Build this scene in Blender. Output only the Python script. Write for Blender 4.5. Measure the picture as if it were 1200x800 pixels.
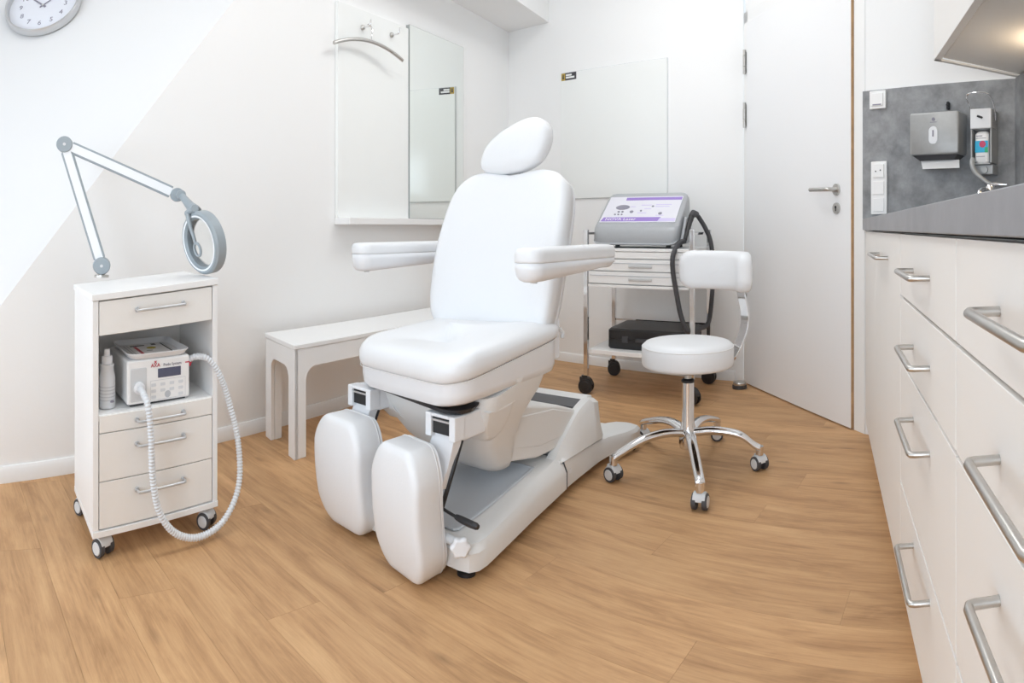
import bpy, bmesh, math, random
from mathutils import Vector, Matrix
random.seed(7)
for o in list(bpy.data.objects):
    bpy.data.objects.remove(o)
SC = bpy.context.scene
COL = SC.collection
PI = math.pi

# ------------------------------------------------------------------ camera
EYE = 0.88
cam = bpy.data.cameras.new('camera')
cam_o = bpy.data.objects.new('camera', cam)
COL.objects.link(cam_o)
cam_o.location = (0, 0, EYE)
cam_o.rotation_euler = (PI / 2, 0, 0)
cam.type = 'PANO'                       # a stitched cylindrical view, a quarter turn wide
F = 1200 / (PI / 2)
cc = cam.cycles if hasattr(cam, 'cycles') and hasattr(cam.cycles, 'panorama_type') else cam
cc.panorama_type = 'CENTRAL_CYLINDRICAL'
cc.central_cylindrical_range_u_min = -PI / 4
cc.central_cylindrical_range_u_max = PI / 4
cc.central_cylindrical_range_v_min = -(800 - 267) / F
cc.central_cylindrical_range_v_max = 267 / F
cc.central_cylindrical_radius = 1.0
cam.clip_start = 0.01
SC.camera = cam_o

# ------------------------------------------------------------------ world, lights, exposure
w = bpy.data.worlds.new('daylight')
SC.world = w
w.use_nodes = True
bg = w.node_tree.nodes['Background']
bg.inputs[0].default_value = (0.80, 0.90, 1.0, 1)
bg.inputs[1].default_value = 1.6
SC.view_settings.view_transform = 'Standard'
SC.view_settings.look = 'None'
SC.view_settings.exposure = 0.18
SC.view_settings.gamma = 1.0
SC.view_settings.use_curve_mapping = False
SC.cycles.max_bounces = 10
SC.cycles.diffuse_bounces = 6
SC.cycles.glossy_bounces = 5
SC.cycles.transmission_bounces = 8
SC.cycles.use_denoising = True
SC.cycles.sample_clamp_indirect = 6.0
SC.cycles.caustics_reflective = False
SC.cycles.caustics_refractive = False


def area(name, loc, direction, sx, sy, power, color):
    l = bpy.data.lights.new(name, 'AREA')
    l.shape = 'RECTANGLE'
    l.size, l.size_y, l.energy, l.color = sx, sy, power, color
    o = bpy.data.objects.new(name, l)
    COL.objects.link(o)
    o.location = loc
    o.rotation_euler = Vector(direction).to_track_quat('-Z', 'Y').to_euler()
    return o


def hv(deg):
    a = math.radians(deg)
    return Vector((math.sin(a), math.cos(a), 0))


RA = 27.4                                # azimuth of the room's long axis
H = hv(RA)
N = Vector((H.y, -H.x, 0))               # to the right of it


def room(s, v, z=0.0):
    return H * s + N * v + Vector((0, 0, z))


# daylight through the two rear windows and ceiling fill added to brighten the room
area('rear_window_daylight', room(-1.30, -1.95, 1.10), H * 0.8 + N * 0.6, 1.40, 1.75, 13, (0.76, 0.88, 1.0))
area('rear_window_daylight', room(-1.38, 0.05, 1.10), H, 1.05, 1.75, 25, (0.76, 0.88, 1.0))
area('ceiling_fill_light', room(0.9, -1.2, 2.70), (0, 0, -1), 0.55, 1.1, 3, (0.91, 0.96, 1.0))
area('ceiling_fill_light', room(2.6, -0.95, 2.70), (0, 0, -1), 0.55, 1.1, 7, (0.91, 0.96, 1.0))
pl_ = bpy.data.lights.new('cupboard_lamp_light', 'POINT')
pl_.energy, pl_.color, pl_.shadow_soft_size = 1.1, (1.0, 0.76, 0.50), 0.02
pl_o = bpy.data.objects.new('cupboard_lamp_light', pl_)
COL.objects.link(pl_o)
pl_o.location = room(1.90, 0.69, 1.40)


# ------------------------------------------------------------------ materials
def mat(name, col, rough=0.5, metal=0.0, bump=0.0, bscale=60.0, vary=0.0, vscale=4.0, spec=0.5, coat=0.0):
    m = bpy.data.materials.new(name)
    m.use_nodes = True
    nt = m.node_tree
    p = nt.nodes['Principled BSDF']
    p.inputs['Base Color'].default_value = (*col, 1)
    p.inputs['Roughness'].default_value = rough
    p.inputs['Metallic'].default_value = metal
    p.inputs['Specular IOR Level'].default_value = spec
    p.inputs['Coat Weight'].default_value = coat
    tc = nt.nodes.new('ShaderNodeTexCoord')
    if vary:
        n = nt.nodes.new('ShaderNodeTexNoise')
        n.inputs['Scale'].default_value = vscale
        n.inputs['Detail'].default_value = 6
        n.inputs['Roughness'].default_value = 0.62
        nt.links.new(tc.outputs['Object'], n.inputs['Vector'])
        r = nt.nodes.new('ShaderNodeValToRGB')
        r.color_ramp.elements[0].position = 0.32
        r.color_ramp.elements[1].position = 0.68
        r.color_ramp.elements[0].color = (*[c * (1 - vary) for c in col], 1)
        r.color_ramp.elements[1].color = (*[min(1, c * (1 + vary)) for c in col], 1)
        nt.links.new(n.outputs['Fac'], r.inputs['Fac'])
        nt.links.new(r.outputs['Color'], p.inputs['Base Color'])
    if bump:
        n = nt.nodes.new('ShaderNodeTexNoise')
        n.inputs['Scale'].default_value = bscale
        n.inputs['Detail'].default_value = 3
        nt.links.new(tc.outputs['Object'], n.inputs['Vector'])
        b = nt.nodes.new('ShaderNodeBump')
        b.inputs['Strength'].default_value = bump
        b.inputs['Distance'].default_value = 0.004
        nt.links.new(n.outputs['Fac'], b.inputs['Height'])
        nt.links.new(b.outputs['Normal'], p.inputs['Normal'])
    return m


M = {}
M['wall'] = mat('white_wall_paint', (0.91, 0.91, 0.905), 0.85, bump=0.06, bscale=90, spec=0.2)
M['slope'] = mat('wall_white_dimmed', (0.78, 0.785, 0.79), 0.85, bump=0.05, bscale=90, spec=0.2)  # same white paint as the walls, darkened to curb the light on it
M['trim'] = mat('white_trim_lacquer', (0.88, 0.88, 0.875), 0.42, vary=0.01)
M['door'] = mat('white_door_lacquer', (0.885, 0.89, 0.90), 0.4, bump=0.02, bscale=30)
M['edge'] = mat('beech_edge', (0.50, 0.31, 0.16), 0.55, vary=0.15, vscale=20)
M['board'] = mat('white_gloss_board', (0.90, 0.915, 0.90), 0.10, vary=0.005)
M['lam'] = mat('white_laminate', (0.89, 0.89, 0.885), 0.38, bump=0.015, bscale=120)
M['cream'] = mat('cream_laminate', (0.86, 0.845, 0.815), 0.42, bump=0.03, bscale=160)
M['counter'] = mat('matt_white_front', (0.89, 0.875, 0.85), 0.48, bump=0.02, bscale=120)
M['leather'] = mat('white_leatherette', (0.80, 0.815, 0.835), 0.42, bump=0.10, bscale=220, coat=0.08)
M['piping'] = mat('white_seam_piping', (0.80, 0.80, 0.80), 0.5, bump=0.1)
M['shell'] = mat('white_plastic_shell', (0.80, 0.815, 0.84), 0.3, vary=0.008)
M['shell_grey'] = mat('pale_grey_plastic', (0.77, 0.77, 0.76), 0.42, bump=0.03, bscale=200)
M['tray_grey'] = mat('blue_grey_plastic', (0.56, 0.595, 0.635), 0.4, bump=0.02, bscale=200)
M['black'] = mat('black_plastic', (0.018, 0.018, 0.02), 0.42, bump=0.05, bscale=180)
M['rubber'] = mat('dark_grey_rubber', (0.06, 0.06, 0.065), 0.6, bump=0.05)
M['darkstrip'] = mat('dark_grey_strip', (0.10, 0.10, 0.105), 0.45, vary=0.1)
M['chrome'] = mat('polished_chrome', (0.80, 0.80, 0.81), 0.07, 1.0)
M['steel'] = mat('brushed_steel', (0.56, 0.545, 0.52), 0.32, 1.0, vary=0.05, vscale=50)
M['alu'] = mat('silver_grey_dispenser', (0.40, 0.405, 0.405), 0.42, 0.35, vary=0.04, vscale=40)
M['concrete'] = mat('grey_concrete_laminate', (0.262, 0.267, 0.275), 0.5, vary=0.30, vscale=13, bump=0.03, bscale=60)
M['worktop'] = mat('grey_worktop_laminate', (0.29, 0.295, 0.315), 0.45, vary=0.10, vscale=9, bump=0.02, bscale=60)
M['lampgrey'] = mat('lamp_blue_grey', (0.32, 0.365, 0.395), 0.4, vary=0.02)
M['lampwhite'] = mat('lamp_arm_white', (0.86, 0.88, 0.90), 0.35, vary=0.01)
M['castwhite'] = mat('caster_pale_grey', (0.66, 0.67, 0.68), 0.4, vary=0.02)
M['machine'] = mat('machine_grey', (0.42, 0.435, 0.455), 0.35, vary=0.02, vscale=60)
M['panel'] = mat('machine_panel_lilac_white', (0.76, 0.755, 0.82), 0.4, vary=0.02)
M['purple'] = mat('purple_print', (0.32, 0.21, 0.58), 0.45, vary=0.05)
M['lilac'] = mat('lilac_print', (0.62, 0.56, 0.80), 0.45, vary=0.04)
M['gauge'] = mat('grey_print', (0.26, 0.25, 0.31), 0.45, vary=0.1)
M['lcd'] = mat('blue_grey_display', (0.09, 0.095, 0.15), 0.25, vary=0.1)
M['red'] = mat('red_print', (0.50, 0.02, 0.05), 0.45, vary=0.1)
M['yellow'] = mat('yellow_print', (0.55, 0.42, 0.03), 0.5, vary=0.1)
M['gold'] = mat('gold_print', (0.48, 0.33, 0.06), 0.5, vary=0.1)
M['white'] = mat('white_print', (0.88, 0.88, 0.88), 0.5, vary=0.01)
M['cyan'] = mat('cyan_print', (0.03, 0.42, 0.68), 0.4, vary=0.05)
M['green'] = mat('green_print', (0.04, 0.40, 0.18), 0.4, vary=0.05)
M['pinkred'] = mat('crimson_print', (0.55, 0.06, 0.14), 0.4, vary=0.05)
M['darkprint'] = mat('dark_print', (0.05, 0.05, 0.06), 0.5, vary=0.1)
M['faint'] = mat('faint_grey_print', (0.52, 0.54, 0.57), 0.5, vary=0.05)
M['paper'] = mat('white_paper', (0.84, 0.84, 0.84), 0.8, bump=0.05, bscale=40)
M['hose'] = mat('pale_grey_hose', (0.70, 0.72, 0.745), 0.45, vary=0.02)
M['dial'] = mat('clock_dial_white', (0.78, 0.80, 0.86), 0.5, vary=0.01)
M['silver'] = mat('silver_lacquer', (0.62, 0.63, 0.64), 0.3, 0.6, vary=0.02)
M['gap'] = mat('dark_gap', (0.03, 0.025, 0.02), 0.8, vary=0.1)
M['screed'] = mat('brown_screed', (0.34, 0.20, 0.10), 0.8, vary=0.1)
M['mirror'] = mat('mirror_glass', (0.90, 0.93, 0.90), 0.015, 1.0)
M['mirror_edge'] = mat('mirror_edge_grey', (0.40, 0.42, 0.41), 0.3, 0.5)


def glass_mat():
    m = bpy.data.materials.new('clear_lens_glass')
    m.use_nodes = True
    p = m.node_tree.nodes['Principled BSDF']
    p.inputs['Base Color'].default_value = (0.96, 0.98, 0.98, 1)
    p.inputs['Roughness'].default_value = 0.03
    p.inputs['Transmission Weight'].default_value = 1.0
    p.inputs['IOR'].default_value = 1.2
    return m


M['glass'] = glass_mat()


def emissive_mat(name, col, strength):
    m = bpy.data.materials.new(name)
    m.use_nodes = True
    p = m.node_tree.nodes['Principled BSDF']
    p.inputs['Emission Color'].default_value = (*col, 1)
    p.inputs['Emission Strength'].default_value = strength
    return m


M['glow'] = emissive_mat('fill_panel_glow', (1, 0.97, 0.93), 3.0)  # glow of the added ceiling fill panels
M['warm'] = emissive_mat('warm_led_diffuser', (1, 0.80, 0.55), 6.0)


def wood_mat():
    m = bpy.data.materials.new('oak_vinyl')
    m.use_nodes = True
    nt = m.node_tree
    L = nt.links.new
    p = nt.nodes['Principled BSDF']
    p.inputs['Roughness'].default_value = 0.5
    p.inputs['Specular IOR Level'].default_value = 0.35
    tc = nt.nodes.new('ShaderNodeTexCoord')
    inf = nt.nodes.new('ShaderNodeObjectInfo')
    mul = nt.nodes.new('ShaderNodeMath'); mul.operation = 'MULTIPLY'; mul.inputs[1].default_value = 37.0
    L(inf.outputs['Random'], mul.inputs[0])
    cb = nt.nodes.new('ShaderNodeCombineXYZ')
    for i in range(3):
        L(mul.outputs[0], cb.inputs[i])
    add = nt.nodes.new('ShaderNodeVectorMath'); add.operation = 'ADD'
    L(tc.outputs['Object'], add.inputs[0]); L(cb.outputs[0], add.inputs[1])

    def noise(scale, detail, rough, dist=0.0):
        mp = nt.nodes.new('ShaderNodeMapping')
        mp.inputs['Scale'].default_value = scale
        L(add.outputs[0], mp.inputs['Vector'])
        n = nt.nodes.new('ShaderNodeTexNoise')
        n.inputs['Scale'].default_value = 1.0
        n.inputs['Detail'].default_value = detail
        n.inputs['Roughness'].default_value = rough
        n.inputs['Distortion'].default_value = dist
        L(mp.outputs[0], n.inputs['Vector'])
        return n.outputs['Fac']
    grain = noise((5.0, 110.0, 5.0), 8, 0.80, 0.5)
    strip = noise((1.1, 17.0, 1.0), 3, 0.5, 0.3)
    blot = noise((3.4, 17.0, 3.0), 5, 0.62, 0.7)
    ramp = nt.nodes.new('ShaderNodeValToRGB')
    e = ramp.color_ramp.elements
    e[0].position = 0.36; e[0].color = (0.365, 0.198, 0.090, 1)
    e[1].position = 0.66; e[1].color = (0.70, 0.435, 0.222, 1)
    mid = ramp.color_ramp.elements.new(0.5); mid.color = (0.555, 0.322, 0.157, 1)
    mix = nt.nodes.new('ShaderNodeMath'); mix.operation = 'MULTIPLY_ADD'
    mix.inputs[1].default_value = 0.36
    s2 = nt.nodes.new('ShaderNodeMath'); s2.operation = 'MULTIPLY_ADD'; s2.inputs[1].default_value = 0.22
    b2 = nt.nodes.new('ShaderNodeMath'); b2.operation = 'MULTIPLY'; b2.inputs[1].default_value = 0.42
    L(blot, b2.inputs[0])
    L(strip, s2.inputs[0]); L(b2.outputs[0], s2.inputs[2])
    L(grain, mix.inputs[0]); L(s2.outputs[0], mix.inputs[2])
    L(mix.outputs[0], ramp.inputs['Fac'])
    # sparse knots
    vo = nt.nodes.new('ShaderNodeTexVoronoi')
    mp = nt.nodes.new('ShaderNodeMapping'); mp.inputs['Scale'].default_value = (3.2, 9.0, 3.0)
    L(add.outputs[0], mp.inputs['Vector']); L(mp.outputs[0], vo.inputs['Vector'])
    vo.inputs['Scale'].default_value = 1.0
    kr = nt.nodes.new('ShaderNodeMapRange')
    kr.inputs['From Min'].default_value = 0.03; kr.inputs['From Max'].default_value = 0.14
    kr.inputs['To Min'].default_value = 0.72; kr.inputs['To Max'].default_value = 1.0
    L(vo.outputs['Distance'], kr.inputs['Value'])
    # plank-to-plank tone
    tr = nt.nodes.new('ShaderNodeMapRange')
    tr.inputs['To Min'].default_value = 0.93; tr.inputs['To Max'].default_value = 1.06
    L(inf.outputs['Random'], tr.inputs['Value'])
    m1 = nt.nodes.new('ShaderNodeMath'); m1.operation = 'MULTIPLY'
    L(kr.outputs[0], m1.inputs[0]); L(tr.outputs[0], m1.inputs[1])
    hs = nt.nodes.new('ShaderNodeHueSaturation')
    L(ramp.outputs['Color'], hs.inputs['Color']); L(m1.outputs[0], hs.inputs['Value'])
    L(hs.outputs['Color'], p.inputs['Base Color'])
    bp = nt.nodes.new('ShaderNodeBump'); bp.inputs['Strength'].default_value = 0.08; bp.inputs['Distance'].default_value = 0.002
    L(grain, bp.inputs['Height']); L(bp.outputs['Normal'], p.inputs['Normal'])
    return m


M['wood'] = wood_mat()


# ------------------------------------------------------------------ mesh helpers
class MB:
    def __init__(self, fn=None):
        self.v, self.f, self.fn = [], [], fn

    def add(self, vs, fs):
        k = len(self.v)
        self.v += [Vector(p) for p in vs]
        self.f += [[i + k for i in f] for f in fs]
        return self

    def box(self, x0, x1, y0, y1, z0, z1):
        vs = [(x, y, z) for z in (z0, z1) for y in (y0, y1) for x in (x0, x1)]
        return self.add(vs, [(0, 2, 3, 1), (4, 5, 7, 6), (0, 1, 5, 4), (2, 6, 7, 3), (0, 4, 6, 2), (1, 3, 7, 5)])

    def prism(self, poly, z0, z1):
        n = len(poly)
        a = sum(poly[i][0] * poly[(i + 1) % n][1] - poly[(i + 1) % n][0] * poly[i][1] for i in range(n))
        if a < 0:
            poly = poly[::-1]
        vs = [(p[0], p[1], z0) for p in poly] + [(p[0], p[1], z1) for p in poly]
        fs = [list(range(n))[::-1], list(range(n, 2 * n))] + [(i, (i + 1) % n, n + (i + 1) % n, n + i) for i in range(n)]
        return self.add(vs, fs)

    def loft(self, rings, cap=True, closed=False):
        n = len(rings[0])
        vs = [p for r in rings for p in r]
        fs = []
        m = len(rings)
        for k in range(m if closed else m - 1):
            a, b = k * n, ((k + 1) % m) * n
            fs += [(a + i, a + (i + 1) % n, b + (i + 1) % n, b + i) for i in range(n)]
        if cap and not closed:
            fs += [list(range(n))[::-1], list(range((m - 1) * n, m * n))]
        return self.add(vs, fs)

    def cyl(self, p0, p1, r0, r1=None, n=16, cap=True):
        r1 = r0 if r1 is None else r1
        p0, p1 = Vector(p0), Vector(p1)
        d = (p1 - p0).normalized()
        a = d.orthogonal().normalized()
        b = d.cross(a)
        ring = lambda c, r: [c + (a * math.cos(t) + b * math.sin(t)) * r for t in [2 * PI * i / n for i in range(n)]]
        return self.loft([ring(p0, r0), ring(p1, r1)], cap)

    def tube(self, pts, r, n=10, closed=False, cap=True, up=None, flat=1.0):
        pts = [Vector(p) for p in pts]
        m = len(pts)
        rs = r if isinstance(r, (list, tuple)) else [r] * m
        rings = []
        a = None
        for i in range(m):
            if closed:
                d = pts[(i + 1) % m] - pts[i - 1]
            else:
                d = pts[min(i + 1, m - 1)] - pts[max(i - 1, 0)]
            d.normalize()
            if up is not None:
                u = Vector(up)
                a = (u - d * u.dot(d)).normalized()
            elif a is None:
                a = d.orthogonal().normalized()
            else:
                a = (a - d * a.dot(d)).normalized()
            b = d.cross(a)
            rings.append([pts[i] + (a * math.cos(t) * flat + b * math.sin(t)) * rs[i] for t in [2 * PI * k / n for k in range(n)]])
        return self.loft(rings, cap, closed)

    def lathe(self, prof, c=(0, 0, 0), axis=(0, 0, 1), n=28, cap=True):
        c, d = Vector(c), Vector(axis).normalized()
        a = d.orthogonal().normalized()
        b = d.cross(a)
        rings = [[c + d * z + (a * math.cos(t) + b * math.sin(t)) * max(r, 1e-5) for t in [2 * PI * k / n for k in range(n)]] for r, z in prof]
        return self.loft(rings, cap)

    def slab(self, outline, rings, bulge=(0, 0), mp=None, steps=5):
        """soft slab: outline in 2D, rings = [(inset, depth)...], domed caps at both ends"""
        per = sum((Vector(outline[i]) - Vector(outline[i - 1])).length for i in range(len(outline)))
        fine = []
        for i in range(len(outline)):
            a_, b_ = Vector(outline[i]), Vector(outline[(i + 1) % len(outline)])
            k_ = max(1, math.ceil((b_ - a_).length / (per / 44))) if steps > 2 else 1
            fine += [tuple(a_.lerp(b_, j / k_)) for j in range(k_)]
        outline = fine
        c = Vector((sum(p[0] for p in outline) / len(outline), sum(p[1] for p in outline) / len(outline)))
        n = len(outline)
        P = [Vector(p) for p in outline]
        wa = max(abs(p.x - c.x) for p in P) or 1
        wb = max(abs(p.y - c.y) for p in P) or 1
        R = []
        def ring(ins, dep, sc=1.0, bul=0.0):
            out = []
            Q = [Vector(((p.x - c.x) * (1 - ins / wa), (p.y - c.y) * (1 - ins / wb))) for p in P]
            ha, hb = max(abs(q.x) for q in Q) or 1, max(abs(q.y) for q in Q) or 1
            for i in range(n):
                q = Q[i] * sc
                u, v = min(1, abs(q.x) / ha), min(1, abs(q.y) / hb)
                out.append((c.x + q.x, c.y + q.y, dep + bul * (1 - u * u) * (1 - v * v)))
            return out
        for k in range(steps, 0, -1):
            s = 1 - (k / (steps + 0.02)) ** 1.3
            R.append(ring(rings[0][0], rings[0][1], max(s, 0.01), -bulge[0]))
        for ins, dep in rings:
            R.append(ring(ins, dep))
        for k in range(1, steps + 1):
            s = 1 - (k / (steps + 0.02)) ** 1.3
            R.append(ring(rings[-1][0], rings[-1][1], max(s, 0.01), bulge[1]))
        if mp:
            R = [[mp(*p) for p in r] for r in R]
        return self.loft(R)

    def build(self, name, m, parent=None, bevel=0.0, sharp=38, seg=2, loc=None, sub=0):
        vs = [self.fn(p) for p in self.v] if self.fn else self.v
        me = bpy.data.meshes.new(name)
        me.from_pydata([tuple(p) for p in vs], [], self.f)
        bm = bmesh.new()
        bm.from_mesh(me)
        bmesh.ops.recalc_face_normals(bm, faces=bm.faces)
        bm.to_mesh(me)
        bm.free()
        me.shade_smooth()
        if not sub:
            me.set_sharp_from_angle(angle=math.radians(sharp))
        me.materials.append(m)
        o = bpy.data.objects.new(name, me)
        COL.objects.link(o)
        if parent:
            o.parent = parent
        if loc is not None:
            o.location = loc
        if bevel:
            b = o.modifiers.new('bevel', 'BEVEL')
            b.width = bevel
            b.segments = seg
            b.limit_method = 'ANGLE'
            b.angle_limit = math.radians(35)
            b.harden_normals = True
        if sub:
            s = o.modifiers.new('subdivision', 'SUBSURF')
            s.levels = s.render_levels = sub
        return o


def tag(o, label=None, cat=None, group=None, kind=None):
    if label: o['label'] = label
    if cat: o['category'] = cat
    if group: o['group'] = group
    if kind: o['kind'] = kind
    return o


def thing(name, label, cat, loc, az=None, group=None):
    o = bpy.data.objects.new(name, None)
    o.empty_display_size = 0.1
    COL.objects.link(o)
    o.location = loc
    if az is not None:
        o.rotation_euler = (0, 0, -math.radians(az))     # local +y looks along that azimuth
    return tag(o, label, cat, group)


def skew(ax, ay):
    """local x and y run along these two azimuths (pieces that stand a little out of square)"""
    X, Y = hv(ax), hv(ay)
    return lambda p: X * p[0] + Y * p[1] + Vector((0, 0, p[2]))


def spline(pts, k=8, closed=False):
    P = [Vector(p) for p in pts]
    out = []
    n = len(P)
    for i in range(n if closed else n - 1):
        if closed:
            a, b, c, d = P[i - 1], P[i], P[(i + 1) % n], P[(i + 2) % n]
        else:
            a, b, c, d = P[max(i - 1, 0)], P[i], P[i + 1], P[min(i + 2, n - 1)]
        for j in range(k):
            t = j / k
            out.append(0.5 * ((2 * b) + (c - a) * t + (2 * a - 5 * b + 4 * c - d) * t * t + (3 * b - a - 3 * c + d) * t ** 3))
    if not closed:
        out.append(P[-1])
    return out


def rrect(x0, x1, y0, y1, r, n=6):
    out = []
    for cx, cy, a0 in ((x1 - r, y1 - r, 0), (x0 + r, y1 - r, PI / 2), (x0 + r, y0 + r, PI), (x1 - r, y0 + r, 1.5 * PI)):
        for k in range(n + 1):
            a = a0 + PI / 2 * k / n
            out.append((cx + r * math.cos(a), cy + r * math.sin(a)))
    return out


def text(body, size, m, parent, origin, ux, uy, name='lettering', extrude=0.0004, align='CENTER'):
    cu = bpy.data.curves.new(name, 'FONT')
    cu.body = body
    cu.size = size
    cu.extrude = extrude
    cu.resolution_u = 2
    cu.align_x = align
    cu.align_y = 'CENTER'
    t = bpy.data.objects.new(name, cu)
    COL.objects.link(t)
    dg = bpy.context.evaluated_depsgraph_get()
    me = bpy.data.meshes.new_from_object(t.evaluated_get(dg))
    bpy.data.objects.remove(t)
    ux, uy = Vector(ux), Vector(uy)
    uz = ux.normalized().cross(uy.normalized())
    for v in me.vertices:
        c = v.co.copy()
        v.co = Vector(origin) + ux * c.x + uy * c.y + uz * c.z
    me.name = name
    me.materials.clear()
    me.materials.append(m)
    o = bpy.data.objects.new(name, me)
    COL.objects.link(o)
    o.parent = parent
    return o


def struct(name, mb, m, parent=None, bevel=0.0):
    o = mb.build(name, m, parent, bevel)
    if parent is None:
        o['kind'] = 'structure'
    return o


# ------------------------------------------------------------------ room shell
CEIL = 2.75
CAB = Vector((-0.024, 4.62, 0))              # corner of left and back wall
hA = hv(27.44); nA = Vector((hA.y, -hA.x, 0))
dB = hv(130.1); nB = Vector((dB.y, -dB.x, 0))     # back wall runs along dB; -nB... faces the room
HINGE = Vector((1.306, 3.436, 0)); LATCH = Vector((1.424, 2.467, 0))
dD = (LATCH - HINGE).normalized(); nDr = Vector((dD.y, -dD.x, 0))
if nDr.dot(Vector((-1, 0, 0))) < 0: nDr = -nDr           # faces the room
FRAME = Vector((1.432, 2.392, 0))
dC = hv(148.8); nC = Vector((-dC.y, dC.x, 0))
if nC.dot(Vector((-1, -0.5, 0))) < 0: nC = -nC           # faces the room
sA = CAB.dot(hA)


def wallA(s, z, off=0.0):
    return CAB + hA * (s - sA) + nA * off + Vector((0, 0, z))


# floor: a screed slab and single planks in rows parallel to the back wall
struct('floor', MB().prism([room(-1.5, -3.6)[:2], room(-1.5, 1.1)[:2], room(5.2, 1.1)[:2], room(5.2, -3.6)[:2]], -0.08, -0.0035), M['screed'])
floor = bpy.data.objects['floor']
S0_FOOT = 0.17
pd = hv(-50.5); pn = Vector((pd.y, -pd.x, 0))


def clip(poly, p, n):
    out = []
    for i in range(len(poly)):
        a, b = poly[i], poly[(i + 1) % len(poly)]
        da, db = (a - p).dot(n), (b - p).dot(n)
        if da >= 0: out.append(a)
        if da * db < 0: out.append(a + (b - a) * (da / (da - db)))
    return out


PW, PLN = 0.142, 1.22
bounds = [(wallA(0, 0, 0.012), nA), (CAB - nB * 0 + (-nB if nB.dot(Vector((0, -1, 0))) < 0 else nB) * 0.012, (-nB if nB.dot(Vector((0, -1, 0))) < 0 else nB)),
          (room(0, 0.70), -N), (room(-1.39, 0), H)]
bounds_side = [(wallA(0, 0, 0.012), -nA), (wallA(S0_FOOT, 0), -H), (room(-1.39, 0), H), (room(0, -3.2), N)]
full = None
for i in range(-16, 34):
    off = [0, 0.45, 0.83, 0.22, 0.66, 0.05, 0.5][i % 7] * PLN
    for j in range(-4, 6):
        o0 = pn * (i * PW) + pd * (j * PLN + off)
        # rows count along pn
        quad = [o0, o0 + pd * (PLN - 0.0005), o0 + pd * (PLN - 0.0005) + pn * (PW - 0.0005), o0 + pn * (PW - 0.0005)]
        c = o0 + pd * PLN / 2 + pn * PW / 2
        loc2 = lambda p: ((p - c).dot(pd), -(p - c).dot(pn))
        for bset in (bounds, bounds_side):
            q = quad
            for p, n in bset:
                q = clip(q, p, n)
                if len(q) < 3: break
            if len(q) < 3: continue
            whole = len(q) == 4 and all((a - b).length < 1e-5 for a, b in zip(q, quad))
            if whole and full:
                o = bpy.data.objects.new('plank', full)
                COL.objects.link(o)
            else:
                o = MB().prism([loc2(p) for p in q], -0.0035, 0.0).build('plank', M['wood'])
                if whole: full = o.data
            o.parent = floor
            o.location = c
            o.rotation_euler = (0, 0, math.atan2(pd.y, pd.x))

# left wall, cut off along the sloping line
S0, S1 = 0.18, (CEIL + 0.218) / 1.216
S0z = 0.0
poly = [(S0, 0), (sA, 0), (sA, CEIL), (S1, CEIL)]
mb = MB()
vs = [wallA(s, z) for s, z in poly] + [wallA(s, z, -0.12) for s, z in poly]
mb.add(vs, [(0, 1, 2, 3), (7, 6, 5, 4)] + [(i, 4 + i, 4 + (i + 1) % 4, (i + 1) % 4) for i in range(4)])
struct('wall_left', mb, M['wall'])
eS = hv(68)
D0, D1 = wallA(S0, 0), wallA(S1, CEIL)
nS = (D1 - D0).cross(eS).normalized()
if nS.z < 0: nS = -nS
mb = MB()
q = [D0, D1, D1 - eS * 3.2, D0 - eS * 3.2]
mb.add([p for p in q] + [p - nS * 0.1 for p in q], [(0, 1, 2, 3), (7, 6, 5, 4)] + [(i, 4 + i, 4 + (i + 1) % 4, (i + 1) % 4) for i in range(4)])
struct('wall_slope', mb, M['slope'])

nBr = nB if nB.dot(Vector((0, -1, 0))) > 0 else -nB      # faces the room
pb = CAB + dB * ((HINGE - CAB).dot(dB) - 0.05)
struct('wall_back', MB().prism([CAB[:2], pb[:2], (pb - nBr * 0.12)[:2], (CAB - nBr * 0.12 - dB * 0.15)[:2]], 0, CEIL), M['wall'])
# wall above and beside the door
f0 = HINGE - dD * 0.05
struct('wall_door', MB().prism([(f0 - nDr * 0.005)[:2], FRAME[:2], (FRAME - nDr * 0.12)[:2], (f0 - nDr * 0.12)[:2]], 2.10, CEIL), M['wall'])
endC = FRAME + dC * 0.672
struct('wall_niche', MB().prism([FRAME[:2], endC[:2], (endC - nC * 0.12)[:2], (FRAME - nC * 0.12)[:2]], 0, CEIL), M['wall'])
rv = endC.dot(N); rs = endC.dot(H)
struct('wall_right', MB().prism([room(rs, rv)[:2], room(-1.5, rv)[:2], room(-1.5, rv + 0.12)[:2], room(rs + 0.1, rv + 0.12)[:2]], 0, CEIL), M['wall'])
# rear wall with two window openings (behind the viewer)
mb = MB(lambda p: room(p[1], p[0], p[2]))
y0, y1 = -1.52, -1.40
mb.box(-3.6, -2.7, y0, y1, 0, CEIL).box(-1.2, -0.5, y0, y1, 0, CEIL).box(0.6, rv + 0.12, y0, y1, 0, CEIL)
mb.box(-2.7, -1.2, y0, y1, 0, 0.20).box(-2.7, -1.2, y0, y1, 2.22, CEIL).box(-0.5, 0.6, y0, y1, 0, 0.20).box(-0.5, 0.6, y0, y1, 2.22, CEIL)
struct('wall_rear', mb, M['wall'])
for k, (a, b) in enumerate(((-2.7, -1.2), (-0.5, 0.6))):
    mb = MB(lambda p: room(p[1], p[0], p[2]))
    for x0, x1, z0, z1 in ((a, a + 0.05, 0.20, 2.22), (b - 0.05, b, 0.20, 2.22), (a, b, 0.20, 0.25), (a, b, 2.17, 2.22), ((a + b) / 2 - 0.03, (a + b) / 2 + 0.03, 0.20, 2.22)):
        mb.box(x0, x1, -1.49, -1.43, z0, z1)
    struct('window_%d' % (k + 1), mb, M['trim'])
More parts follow.
